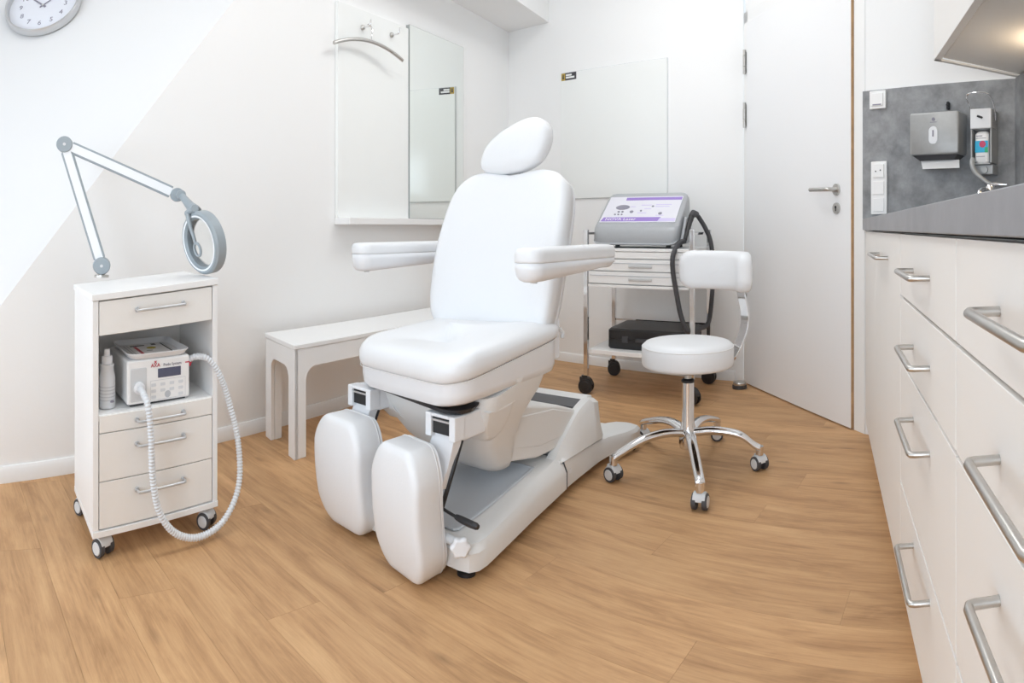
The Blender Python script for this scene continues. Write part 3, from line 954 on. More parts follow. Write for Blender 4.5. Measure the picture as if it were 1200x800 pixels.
MB(_sk).slab(rrect(0.098, 0.174, 0.073, 0.0985, 0.001, 2), [(0, -0.002), (0, 0.0012)], mp=fr).build('display', M['lcd'], pu)
text('AXA', 0.0145, M['red'], pu, _sk((0.090, -0.0008, 0.1085)), _sk((1, 0, 0)), (0, 0, 1), 'brand_letters')
mb = MB(_sk)
for a, b in (((0.0865, 0.121), (0.0935, 0.1145)), ((0.0935, 0.121), (0.0865, 0.1145))):
    mb.tube([(a[0], -0.0008, a[1]), (b[0], -0.0008, b[1])], 0.0011, 6)
mb.build('brand_emblem', M['red'], pu)
text('Podo System', 0.0115, M['gauge'], pu, _sk((0.146, -0.0008, 0.1075)), _sk((1, 0, 0)), (0, 0, 1), 'model_letters')
MB(_sk).slab(rrect(0.189, 0.203, 0.1055, 0.1085, 0.001, 2), [(0, -0.001), (0, 0.0012)], mp=fr).build('red_stripe', M['red'], pu)
for ix in range(4):
    for iz in range(3):
        bx, bz = 0.084 + ix * 0.030, 0.020 + iz * 0.017
        if ix in (1, 2) and iz == 0: continue
        MB(_sk).slab(rrect(bx - 0.008, bx + 0.008, bz - 0.0045, bz + 0.0045, 0.002, 2), [(0, -0.001), (0, 0.0006)], mp=fr).build('membrane_key', M['hose'], pu)
MB(_sk).lathe([(0.010, 0.0), (0.010, 0.0008), (0.008, 0.0010), (0.008, 0.0006), (0.0, 0.0006)], (0.130, 0, 0.024), (0, -1, 0), 20).build('main_key', M['faint'], pu)
mb = MB(_sk)
for z in (0.012, 0.066):
    mb.box(0.074, 0.190, -0.0006, 0.001, z, z + 0.0008)
for x in (0.074, 0.189):
    mb.box(x, x + 0.0008, -0.0006, 0.001, 0.012, 0.066)
mb.build('key_field_outline', M['faint'], pu)

# corrugated hose from the port to the rear of the unit
hp = spline([(0.145, 0.008, 0.438), (0.146, -0.020, 0.434), (0.152, -0.052, 0.405), (0.158, -0.062, 0.330), (0.163, -0.064, 0.216), (0.184, -0.064, 0.121), (0.236, -0.064, 0.052), (0.316, -0.062, 0.022), (0.402, -0.055, 0.044),
             (0.462, -0.04, 0.125), (0.468, -0.02, 0.250), (0.440, 0.0, 0.372), (0.408, 0.0, 0.445), (0.374, 0.01, 0.490), (0.338, 0.03, 0.499), (0.318, 0.04, 0.490)], 24)
ln = [0.0]
for a, b in zip(hp, hp[1:]): ln.append(ln[-1] + (b - a).length)
# resample evenly, one ring per half corrugation
step = 0.0018
res, k = [], 0
tcur = 0.0
while tcur < ln[-1]:
    while ln[k + 1] < tcur: k += 1
    u = (tcur - ln[k]) / max(1e-9, ln[k + 1] - ln[k])
    res.append(hp[k].lerp(hp[k + 1], u)); tcur += step
rads = [0.0092 + 0.0014 * math.cos(2 * PI * i / 5) for i in range(len(res))]
ho = thing('suction_hose', 'pale grey corrugated hose looping from the white device down to the floor', 'hose', CO + _sk((0.3, -0.06, 0.0)))
hofn = lambda p: kf(p) - _sk((0.3, -0.06, 0.0))
MB(hofn).tube(res, rads, 12).build('corrugated_tube', M['hose'], ho, sharp=180)
MB(hofn).tube([hp[-1] + Vector((0.0, 0, 0.0)), hp[-1] + Vector((-0.004, 0.004, -0.012))], 0.0115, 14).build('red_collar', M['red'], ho)

# tray with instruments card on top of the unit
tr = thing('instrument_tray', 'shallow white plastic tray lying on top of the white device', 'tray', CO + _sk((0.112, 0.012, 0.386 + UH + 0.0008)))
def tray(x, y): return (x, y)
ol = rrect(0.0, 0.20, 0.0, 0.235, 0.028, 6)
n = len(ol)
cxm, cym = 0.10, 0.1175
def sc(k, z, dz=0): return [(cxm + (x - cxm) * k, cym + (y - cym) * k, z) for x, y in ol]
tf = lambda p: _sk(p)
MB(tf).loft([sc(0.02, 0.0), sc(0.86, 0.0), sc(0.90, 0.002), sc(1.0, 0.016), sc(1.0, 0.018), sc(0.975, 0.018), sc(0.885, 0.004), sc(0.85, 0.003), sc(0.02, 0.003)]).build('tray_body', M['shell'], tr)
cd = thing('instruction_card', 'printed card with red bar and yellow dot lying in the white tray', 'card', CO + _sk((0.112, 0.012, 0.386 + UH + 0.0042)))
MB(tf).box(0.026, 0.174, 0.030, 0.205, 0, 0.0008).build('card_paper', M['paper'], cd)
MB(tf).box(0.058, 0.068, 0.042, 0.172, 0.0008, 0.0012).build('red_bar', M['red'], cd)
MB(tf).cyl((0.112, 0.140, 0.0008), (0.112, 0.140, 0.0012), 0.016, None, 20).build('yellow_dot', M['yellow'], cd)
MB(tf).box(0.05, 0.10, 0.178, 0.19, 0.0008, 0.0012).box(0.158, 0.164, 0.06, 0.2, 0.0008, 0.0012).box(0.125, 0.140, 0.178, 0.2, 0.0008, 0.0012).box(0.085, 0.105, 0.1, 0.104, 0.0008, 0.0012).box(0.08, 0.11, 0.06, 0.064, 0.0008, 0.0012).build('black_lettering', M['darkprint'], cd)
MB(tf).box(0.030, 0.034, 0.04, 0.2, 0.0008, 0.0011).box(0.04, 0.043, 0.04, 0.2, 0.0008, 0.0011).box(0.168, 0.171, 0.04, 0.2, 0.0008, 0.0011).build('grey_lettering', M['faint'], cd)

# ------------------------------------------------------------------ magnifier lamp
LB = Vector((-1.254, 1.722, 0.7195))
lamp = thing('magnifier_lamp', 'grey and white jointed magnifier lamp clamped to the cabinet trolley', 'lamp', LB)
rel = lambda p: Vector(p) - LB
J0 = rel((-1.254, 1.722, 0.757)); J1 = rel((-1.349, 1.648, 1.152)); J2 = rel((-1.046, 1.854, 0.988))
vdir = Vector((-0.55, 0.83, 0)).normalized()           # away from the room: the arms' hinge axis
pa = (J1 - J0).cross(J2 - J1).normalized()
if pa.dot(Vector((0.5, -0.8, 0))) < 0: pa = -pa         # hinge axis towards the room


def link(a, b, r0, r1, nm):
    d = (b - a).normalized(); q = d.cross(pa).normalized()
    a2, b2 = a + d * r0, b - d * r1
    g = MB()
    wd, th = 0.0195, 0.011
    sec = lambda c, ww, tt: [c + q * ww + pa * tt, c - q * ww + pa * tt, c - q * ww - pa * tt, c + q * ww - pa * tt]
    o = g.loft([sec(a2, wd, th), sec(b2, wd, th)]).build(nm, M['lampgrey'], lamp, 0.002)
    MB().loft([sec(a2 + pa * 0.0115, wd * 0.66, 0.0015), sec(b2 + pa * 0.0115, wd * 0.66, 0.0015)]).build('white_cover', M['lampwhite'], o)
    MB().loft([sec(a2 - pa * 0.0115, wd * 0.66, 0.0015), sec(b2 - pa * 0.0115, wd * 0.66, 0.0015)]).build('white_cover', M['lampwhite'], o)


def joint(c, r, t=0.018, nm='joint'):
    o = MB().lathe([(r * 0.92, -t), (r, -t + 0.003), (r, t - 0.003), (r * 0.92, t)], c, pa, 28).build(nm, M['lampgrey'], lamp)
    MB().cyl(c + pa * t, c + pa * (t + 0.0015), 0.005, None, 14).build('joint_screw', M['castwhite'], o)


link(J0, J1, 0.024, 0.024, 'lower_arm')
link(J1, J2, 0.024, 0.022, 'upper_arm')
joint(J0, 0.0285); joint(J1, 0.0265); joint(J2, 0.0225)
mb = MB().cyl((0, 0, 0.006), J0 + Vector((0, 0, -0.012)), 0.011, None, 14)
mb.cyl((0, 0, 0.0), (0, 0, 0.007), 0.024, None, 20)
mb.build('clamp_pin', M['steel'], lamp)
MB().box(-0.02, 0.02, -0.012, 0.012, 0.0, 0.005).build('clamp_plate', M['steel'], lamp)
# head
HC = rel((-0.912, 1.785, 0.836))
ax_ = Vector((-0.09, -0.97, -0.10))
hn = (Vector((-0.49, -0.86, -0.16))).normalized()      # the lens looks left and down into the room
tiltv = Vector((-0.30, 0.10, 1.0))
hu = (tiltv - hn * tiltv.dot(hn)).normalized()
hw = hu.cross(hn)
hf = lambda p: HC + hw * p[0] + hu * p[1] + hn * p[2]
RO = 0.098
MB(hf).lathe([(0.074, -0.016), (0.088, -0.020), (RO, -0.014), (RO, 0.014), (0.092, 0.021), (0.080, 0.021), (0.074, 0.014), (0.073, -0.010)], (0, 0, 0), (0, 0, 1), 48, cap=False).build('head_ring', M['lampgrey'], lamp)
MB(hf).lathe([(0.0, -0.006), (0.05, -0.004), (0.0735, -0.001), (0.0735, 0.001), (0.05, 0.004), (0.0, 0.006)], (0, 0, 0), (0, 0, 1), 40, cap=False).build('lens', M['glass'], lamp)
MB(hf).lathe([(0.0742, -0.0155), (0.0742, 0.0135), (0.0815, 0.0212), (0.0865, 0.0216), (0.0865, 0.0219), (0.0810, 0.0216)], (0, 0, 0), (0, 0, 1), 48, cap=False).build('light_ring', M['lampwhite'], lamp)
# handle bow over the lens
bow = spline([(0.0, RO * 0.98, 0.028), (0.002, 0.06, 0.032), (0.004, 0.016, 0.033), (0.004, 0.002, 0.033)], 6)
mb = MB(hf).tube(bow, [0.0075 - 0.0035 * k / (len(bow) - 1) for k in range(len(bow))], 10)
ring = [(0.004 + 0.0165 * math.cos(t), -0.019 + 0.020 * math.sin(t), 0.033) for t in [2 * PI * k / 24 for k in range(24)]]
mb.tube(ring, 0.0042, 8, closed=True)
mb.build('hand_grip', M['lampgrey'], lamp)
NK = hf((0.0, RO * 1.0, -0.002))
J3 = J2 + (NK - J2) * 0.22 + Vector((0, 0, 0.012))
mb = MB()
mb.tube([J2, J3], 0.012, 12)
mb.lathe([(0.0135, -0.014), (0.0155, -0.011), (0.0155, 0.011), (0.0135, 0.014)], J3, pa, 18)
mb.tube(spline([J3, J3 + (NK - J3) * 0.35, J3 + (NK - J3) * 0.7, NK], 4), [0.011, 0.011, 0.012, 0.012, 0.013, 0.0135, 0.014, 0.015, 0.016, 0.018, 0.020, 0.021, 0.021], 14)
mb.build('neck', M['lampgrey'], lamp)
MB(hf).tube([(-0.022, RO + 0.004, 0.012), (0.026, RO + 0.006, 0.012)], 0.0125, 14).build('neck_hinge', M['lampgrey'], lamp)

# ------------------------------------------------------------------ bench
bn = thing('bench', 'low white bench with rounded apron corners against the left wall', 'bench', (-0.807, 2.327, 0))
bfk = skew(28.3, -42)
BL, BD, BH = 1.28, 0.315, 0.437
MB(bfk).box(-0.004, BL + 0.004, -0.004, BD, BH - 0.018, BH).build('bench_top', M['trim'], bn, 0.003)


def apron(length, lw, bottom, top, r):
    """outline of a side: two legs joined by an apron with rounded inner corners (x, z)"""
    o = [(0, bottom), (lw, bottom), (lw, top - 0.075 - r)]
    o += [(lw + r - r * math.cos(t), top - 0.075 - r + r * math.sin(t)) for t in [PI / 2 * k / 6 for k in range(1, 7)]]
    o += [(length - lw - r + r * math.sin(t), top - 0.075 - r + r * math.cos(t)) for t in [PI / 2 * k / 6 for k in range(0, 7)]]
    o += [(length - lw, bottom), (length, bottom), (length, top), (0, top)]
    return o


def extr(mp, prof, a, b):
    n = len(prof)
    mb = MB(bfk)
    vs = [mp(x, z, a) for x, z in prof] + [mp(x, z, b) for x, z in prof]
    return mb.add(vs, [list(range(n)), list(range(n, 2 * n))[::-1]] + [(i, (i + 1) % n, n + (i + 1) % n, n + i) for i in range(n)])


LW = 0.062
top = BH - 0.0185
for nm, y0_, y1_ in (('front_frame', 0.0, 0.022), ('rear_frame', BD - 0.024, BD - 0.002)):
    extr(lambda x, z, d: (x, d, z), apron(BL, LW, 0.0, top, 0.05), y0_, y1_).build(nm, M['trim'], bn, 0.003)
for x0_, x1_ in ((0.0, 0.022), (BL - 0.022, BL)):
    extr(lambda x, z, d: (d, x, z), apron(BD - 0.002, 0.062, 0.0, top, 0.045), x0_ + 0.0003, x1_ - 0.0003).build('end_frame', M['trim'], bn, 0.003)
for x_, y_ in ((0.023, 0.0225), (BL - 0.062, 0.0225), (0.023, BD - 0.064), (BL - 0.062, BD - 0.064)):
    MB(bfk).box(x_, x_ + 0.038, y_, y_ + 0.039, 0.0, top - 0.001).build('leg', M['trim'], bn, 0.002)

# ------------------------------------------------------------------ treatment chair
TC = Vector((-0.2611, 1.8065, 0))
cfnC = skew(125, 35)                    # x to the sitter's left, y to the back of the chair
tc = thing('treatment_chair', 'large white leatherette podiatry treatment chair on a pale grey base in the middle', 'chair', TC)


def C(): return MB(cfnC)


# base: front part with recessed tray
def mirror(pts): return pts + [(-x, y) for x, y in reversed(pts)]


front = mirror([(0.10, -0.085), (0.215, -0.085), (0.245, -0.078), (0.258, -0.055), (0.258, -0.02), (0.215, 0.25), (0.182, 0.505)])
def shr(pts, dx, dy0, z, zb=None, dyb=0):
    out = []
    for x, y in pts:
        s = 1 if x > 0 else -1
        out.append((x - s * dx, y + (dy0 if y < 0 else -dyb), z if zb is None else z + (zb - z) * max(0, min(1, (y + 0.08) / 0.58))))
    return out
mb = C()
tin = mirror([(0.08, -0.03), (0.150, -0.03), (0.165, -0.015), (0.160, 0.10), (0.140, 0.30), (0.128, 0.44)])
def same(pts): return pts
R0 = shr(front, 0.0, 0, 0.030); R1 = shr(front, 0.0, 0, 0.075, 0.082); R2 = shr(front, 0.012, 0.012, 0.092, 0.108)
R3 = shr(front, 0.035, 0.03, 0.098, 0.126)
mb.loft([R0, R1, R2, R3])
# widen hole: the raised rim is closed above, the tray lies in it
mb.build('base_front', M['shell_grey'], tc, sharp=30)
mb = C()
zt = lambda y: 0.099 + 0.028 * max(0, min(1, (y + 0.08) / 0.58))
inn = mirror([(0.06, -0.048), (0.168, -0.048), (0.178, -0.035), (0.165, 0.12), (0.138, 0.33), (0.128, 0.40)])
mb.loft([[(x, y, zt(y) + 0.0006) for x, y in inn], [(x * 0.985, y + (0.002 if y < 0 else -0.004), zt(y) + 0.004) for x, y in inn], [(x * 0.95, y + (0.005 if y < 0 else -0.01), zt(y) + 0.004) for x, y in inn],
         [(x * 0.92, y + (0.008 if y < 0 else -0.015), zt(y) + 0.0010) for x, y in inn]])
mb.build('base_tray', M['tray_grey'], tc, sharp=30)
# rear part with feet
rear = mirror([(0.176, 0.508), (0.168, 0.62), (0.160, 0.78), (0.166, 0.86), (0.196, 0.95), (0.206, 1.02), (0.196, 1.065), (0.160, 1.08), (0.115, 1.07), (0.09, 1.03)])
mb = C()
R = lambda d, z, zb: [(x * (1 - d / 0.18), y + (d if y < 0.52 else 0) - (d if y > 1.0 else 0), z + (zb - z) * max(0, min(1, (y - 0.5) / 0.5))) for x, y in rear]
mb.loft([R(0.0, 0.028, 0.030), R(0.0, 0.088, 0.078), R(0.008, 0.112, 0.090), R(0.024, 0.124, 0.096), R(0.06, 0.127, 0.098)])
mb.build('base_rear', M['shell_grey'], tc, sharp=30)
mb = C().cyl((0.1685, 0.545, 0.075), (0.1745, 0.545, 0.075), 0.009, None, 14)
mb.build('cover_cap', M['shell'], tc)
C().loft([[(-0.1835, y, 0.03), (0.1835, y, 0.03), (0.1835, y, 0.086), (0.172, y, 0.1115), (0.15, y, 0.127), (-0.15, y, 0.127), (-0.172, y, 0.1115), (-0.1835, y, 0.086)] for y in (0.5048, 0.5078)]).build('joint_gap', M['rubber'], tc)
# raised U-shaped frame of the base
def limb(s):
    pth = spline([(s * 0.142, 0.475, 0.120), (s * 0.140, 0.56, 0.185), (s * 0.138, 0.64, 0.240), (s * 0.134, 0.72, 0.268)], 6)
    return pth
def sect(c, w, h): return [(c[0] - w, c[1], c[2] - h), (c[0] + w, c[1], c[2] - h), (c[0] + w, c[1], c[2]), (c[0] - w, c[1], c[2])]
for s in (1, -1):
    P_ = limb(s)
    rings = []
    for p in P_:
        y, z = p.y, p.z
        xo, xi = s * 0.168, s * 0.118
        rings.append([(xo * 1.03, y + 0.02, 0.118), (xo * 0.95, y + 0.015, z - 0.012), (xo * 0.88, y, z), (xi, y, z), (xi, y + 0.012, z - 0.016), (xi, y + 0.03, 0.118)])
    rings.append([(s * 0.165, 0.79, 0.113), (s * 0.152, 0.785, 0.245), (s * 0.140, 0.77, 0.262), (s * 0.118, 0.76, 0.264), (s * 0.118, 0.765, 0.24), (s * 0.118, 0.79, 0.113)])
    rings.append([(s * 0.150, 0.83, 0.110), (s * 0.135, 0.805, 0.22), (s * 0.128, 0.80, 0.235), (s * 0.118, 0.80, 0.236), (s * 0.118, 0.80, 0.22), (s * 0.118, 0.83, 0.110)])
    C().loft(rings).build('base_frame', M['shell_grey'], tc, 0.004, sharp=40)
mb = C()
mb.loft([[(x, 0.745, 0.255), (x, 0.77, 0.268), (x, 0.80, 0.262), (x, 0.82, 0.20), (x, 0.83, 0.112), (x, 0.79, 0.112)] for x in (-0.1185, -0.06, 0.06, 0.1185)])
mb.build('base_frame_bridge', M['shell_grey'], tc, 0.004)
C().loft([[(x, 0.690, 0.243), (x, 0.744, 0.258), (x, 0.744, 0.252), (x, 0.690, 0.236)] for x in (-0.116, 0.116)]).build('dark_strip', M['darkstrip'], tc)
# lifting arm cover inside the frame
lift = [(0.16, 0.215), (0.22, 0.190), (0.41, 0.150), (0.70, 0.140), (0.695, 0.232), (0.55, 0.285), (0.35, 0.33), (0.18, 0.33)]
C().loft([[(x, y, z) for y, z in lift] for x in (-0.132, 0.132)]).build('lift_arm_cover', M['shell_grey'], tc, 0.010, seg=3)
for s in (1, -1):
    C().slab([(0.26, 0.222), (0.42, 0.186), (0.64, 0.178), (0.655, 0.236), (0.50, 0.285), (0.28, 0.31)], [(0.0, -0.01), (0.0, 0.001), (0.003, 0.003)], (0, 0), mp=lambda y, z, d, s=s: Vector((s * (0.132 + d), y, z)), steps=2).build('cover_plate', M['shell_grey'], tc, sharp=25)
# tapering carriage under the seat
def sec4(x, y0_, y1_, z0_, z1_, r=0.03):
    """rounded plan section from y0 (front, height z0) to y1 (rear, height z1)"""
    return [(px_, py_, z0_ + (z1_ - z0_) * (py_ - y0_) / (y1_ - y0_)) for px_, py_ in rrect(-x, x, y0_, y1_, r, 5)]
C().loft([sec4(0.120, 0.20, 0.30, 0.165, 0.165, 0.04), sec4(0.135, 0.165, 0.30, 0.19, 0.19, 0.05), sec4(0.165, 0.095, 0.27, 0.26, 0.27, 0.05),
          sec4(0.200, 0.045, 0.265, 0.335, 0.35, 0.05), sec4(0.230, 0.01, 0.30, 0.40, 0.42, 0.05), sec4(0.236, 0.02, 0.345, 0.43, 0.49, 0.05)]).build('seat_carriage', M['shell_grey'], tc, sharp=60)
for s in (1, -1):
    C().slab([(0.02, 0.40), (0.035, 0.34), (0.065, 0.305), (0.10, 0.298), (0.13, 0.315), (0.145, 0.35), (0.15, 0.41)], [(0.0, -0.06), (0.0, 0.004), (0.008, 0.012)], (0, 0.002),
             mp=lambda y, z, d, s=s: Vector((s * (0.175 + 0.40 * (z - 0.30) + d), y, z))).build('pivot_cover', M['shell_grey'], tc, sharp=60)
# seat pan
def zpan(y): return 0.437 + 0.10 * max(0, (y + 0.03) / 0.40)
pan = rrect(-0.238, 0.246, -0.080, 0.385, 0.075, 7)
mb = C()
zl = lambda y: 0.479 + 0.140 * max(0.0, y + 0.12) * 0.9
SH = lambda p: (p[0], p[1] - 0.20 * p[0] * max(0, min(1, (0.32 - p[1]) / 0.4)), p[2] + 0.05 * p[0])
zlow = lambda y: 0.424 + 0.02 * max(0, (y + 0.1))
mb.loft([[SH(q) for q in r] for r in ([(x * 0.88, 0.02 + (y - 0.02) * 0.93, zlow(y)) for x, y in pan], [(x * 0.955, y * 0.985, zlow(y) + 0.010) for x, y in pan], [(x * 0.985, y, zlow(y) + 0.03) for x, y in pan], [(x * 0.985, y, zl(y) - 0.002) for x, y in pan])])
mb.build('seat_pan', M['shell'], tc, sharp=50)
# seat cushion
so = rrect(-0.244, 0.252, -0.094, 0.40, 0.085, 8)
def zs(x, y):
    base = zl(y)
    return base
mb = C()
rings = []
def sring(k, ins, h):
    out = []
    for x, y in so:
        q = Vector((x, y - 0.13)) * (1 - ins)
        out.append((q.x, q.y + 0.13, zl(y) + h(q.x, q.y + 0.13)))
    return out
domeh = lambda x, y: 0.078 - 0.020 * max(0, min(1, (0.05 - y) / 0.17)) ** 2 - 0.016 * max(0, 1 - (x / 0.17) ** 2) * max(0, min(1, (y + 0.02) / 0.2)) - 0.035 * max(0, min(1, (y - 0.05) / 0.33))
for ins, fr_ in ((0.5, 0.0), (0.04, 0.0), (0.012, 0.12), (0.0, 0.30), (0.0, 0.55), (0.02, 0.74), (0.06, 0.88), (0.13, 0.97), (0.24, 1.0), (0.42, 1.0), (0.62, 1.0), (0.82, 1.0), (0.97, 1.0)):
    rings.append(sring(0, ins, lambda x, y, f=fr_: 0.001 + domeh(x, y) * f))
mb.loft([[SH(q) for q in r] for r in rings])
st_ = mb.build('seat_cushion', M['leather'], tc, sharp=180)
pp = [(x * 0.985, 0.13 + (y - 0.13) * 0.985, zl(y) + 0.0008) for x, y in so]
pp = [SH(q) for q in pp]
C().tube(pp, 0.0012, 6, closed=True).build('seam_piping', M['piping'], st_)
# grip on the pan side: flush ovals, greyer for the recess's shade
for s in (1, -1):
    C().slab(rrect(0.13, 0.165, 0.455, 0.50, 0.015, 4), [(0, -0.004), (0, 0.0005), (0.004, 0.0012)], mp=lambda y, z, d, s=s: Vector((s * (0.2402 + d), y, z))).build('pan_grip', M['shell_grey'], tc)
# backrest: outline across (x) and along the back (t), bent along a profile
bp = spline([(0.310, 0.545), (0.322, 0.62), (0.342, 0.72), (0.368, 0.82), (0.400, 0.92), (0.436, 1.015), (0.466, 1.085)], 8)
bl = [0.0]
for a, b in zip(bp, bp[1:]): bl.append(bl[-1] + (b - a).length)
def back_pt(x, t, d):
    t = max(0, min(bl[-1] - 1e-6, t))
    k = max(i for i in range(len(bl) - 1) if bl[i] <= t)
    u = (t - bl[k]) / (bl[k + 1] - bl[k])
    p = bp[k].lerp(bp[k + 1], u)
    dr = (bp[k + 1] - bp[k]).normalized()
    nn = Vector((dr.y, -dr.x))             # towards the rear
    curve = -0.030 * (abs(x) / 0.24) ** 2.2 * (0.4 + 0.6 * (1 - t / bl[-1]))
    return Vector((x, p.x + nn.x * (d + curve), p.y + nn.y * (d + curve)))
BLn = bl[-1]
bo = []
for t, hw_ in ((0.0, 0.155), (0.012, 0.195), (0.035, 0.222), (0.08, 0.236), (0.16, 0.243), (0.26, 0.246), (0.34, 0.243), (0.41, 0.237), (0.46, 0.226), (0.495, 0.208), (0.522, 0.175), (0.535, 0.135), (0.536, 0.09), (0.529, 0.045)):
    bo.append((hw_, t * BLn / 0.548))
bo = bo + [(0.0, 0.5225 * BLn / 0.548)] + [(-x, t) for x, t in reversed(bo)]
bo = [tuple(p[:2]) for p in spline([(x, t, 0) for x, t in bo], 3, closed=True)]
bk = C().slab(bo, [(0.030, -0.010), (0.014, -0.004), (0.005, 0.004), (0.0, 0.016), (0.0, 0.058)], (0.014, 0.0), mp=back_pt, steps=6).build('backrest_cushion', M['leather'], tc, sharp=180)
C().slab(bo, [(0.001, 0.0585), (0.0, 0.064), (0.006, 0.082), (0.022, 0.092)], (0, 0.008), mp=back_pt, steps=5).build('backrest_shell', M['shell'], tc, sharp=180)
C().tube([back_pt(x * 0.996, 0.27 + (t - 0.27) * 0.996, 0.0583) for x, t in bo], 0.0012, 6, closed=True).build('seam_piping', M['piping'], bk)
# backrest hinge
for s in (1, -1):
    C().box(min(s * 0.200, s * 0.222), max(s * 0.200, s * 0.222), 0.335, 0.395, 0.48, 0.60).build('backrest_bracket', M['shell'], tc, 0.004)
    C().tube([(s * 0.232, 0.372, 0.575), (s * 0.240, 0.384, 0.560), (s * 0.240, 0.378, 0.545)], 0.006, 8).build('release_tab', M['castwhite'], tc)
# headrest
ho_ = [(-0.112, 1.112), (-0.096, 1.155), (-0.052, 1.195), (0.0, 1.222), (0.05, 1.240), (0.092, 1.246), (0.132, 1.232), (0.158, 1.202), (0.164, 1.165), (0.152, 1.122), (0.128, 1.088), (0.085, 1.066), (0.03, 1.056), (-0.03, 1.054), (-0.085, 1.062), (-0.108, 1.082)]
ho_ = [tuple(p[:2]) for p in spline([(x, z, 0) for x, z in ho_], 4, closed=True)]
hmap = lambda x, z, d: Vector((x * 0.95 - 0.030 + 0.10 * d, 0.445 + d + 0.25 * (z - 1.06), z + 0.008 - 0.12 * d))
hd_ = C().slab(ho_, [(0.030, -0.012), (0.014, -0.007), (0.004, 0.002), (0.0, 0.014), (0.001, 0.034), (0.010, 0.046), (0.026, 0.052)], (0.010, 0.004), mp=hmap, steps=6).build('headrest_cushion', M['leather'], tc, sharp=180)
for s in (-0.035, 0.02):
    C().tube([(s, 0.475, 1.02), (s, 0.485, 1.10)], 0.008, 10).build('headrest_rod', M['chrome'], tc)
# armrests
for s, y0_, y1_ in ((1, -0.014, 0.440), (-1, 0.082, 0.560)):
    arm = rrect(0.318, 0.402, y0_, y1_, 0.036, 6)
    ymid = (y0_ + y1_) / 2
    low = lambda y: (0.746 if s > 0 else 0.738) + 0.020 * math.exp(-((y - (y0_ + 0.33)) / 0.10) ** 2) + 0.012 * (y - y0_) / 0.47
    def aring(ins, zf):
        out = []
        for x, y in arm:
            out.append((s * (0.36 + (x - 0.36) * (1 - ins)), ymid + (y - ymid) * (1 - ins * 0.18), zf(y)))
        return out
    mb = C().loft([aring(0.9, lambda y: low(y)), aring(0.45, lambda y: low(y)), aring(0.25, lambda y: low(y) + 0.004), aring(0.09, lambda y: low(y) + 0.015), aring(0.02, lambda y: 0.778), aring(0.02, lambda y: 0.793)])
    sh_ = mb.build('armrest_shell', M['shell'], tc, sharp=180)
    C().cyl((s * 0.36, y0_ + 0.05, low(y0_ + 0.05) - 0.006), (s * 0.36, y0_ + 0.05, low(y0_ + 0.05) + 0.006), 0.009, None, 12).build('armrest_screw', M['castwhite'], sh_)
    mb = C().loft([aring(0.6, lambda y: 0.7935), aring(0.02, lambda y: 0.7935), aring(0.0, lambda y: 0.799), aring(0.0, lambda y: 0.815), aring(0.05, lambda y: 0.824), aring(0.16, lambda y: 0.829), aring(0.4, lambda y: 0.831), aring(0.97, lambda y: 0.832)])
    mb.build('armrest_pad', M['leather'], tc, sharp=180)
    # carrier from the armrest to the backrest
    C().loft([[(s * 0.325, y1_ - 0.10, 0.760), (s * 0.325, y1_ - 0.05, 0.760), (s * 0.325, y1_ - 0.05, 0.792), (s * 0.325, y1_ - 0.10, 0.792)],
              [(s * 0.215, 0.405, 0.755), (s * 0.215, 0.445, 0.755), (s * 0.215, 0.450, 0.795), (s * 0.215, 0.410, 0.795)]]).build('armrest_carrier', M['shell'], tc, 0.004)

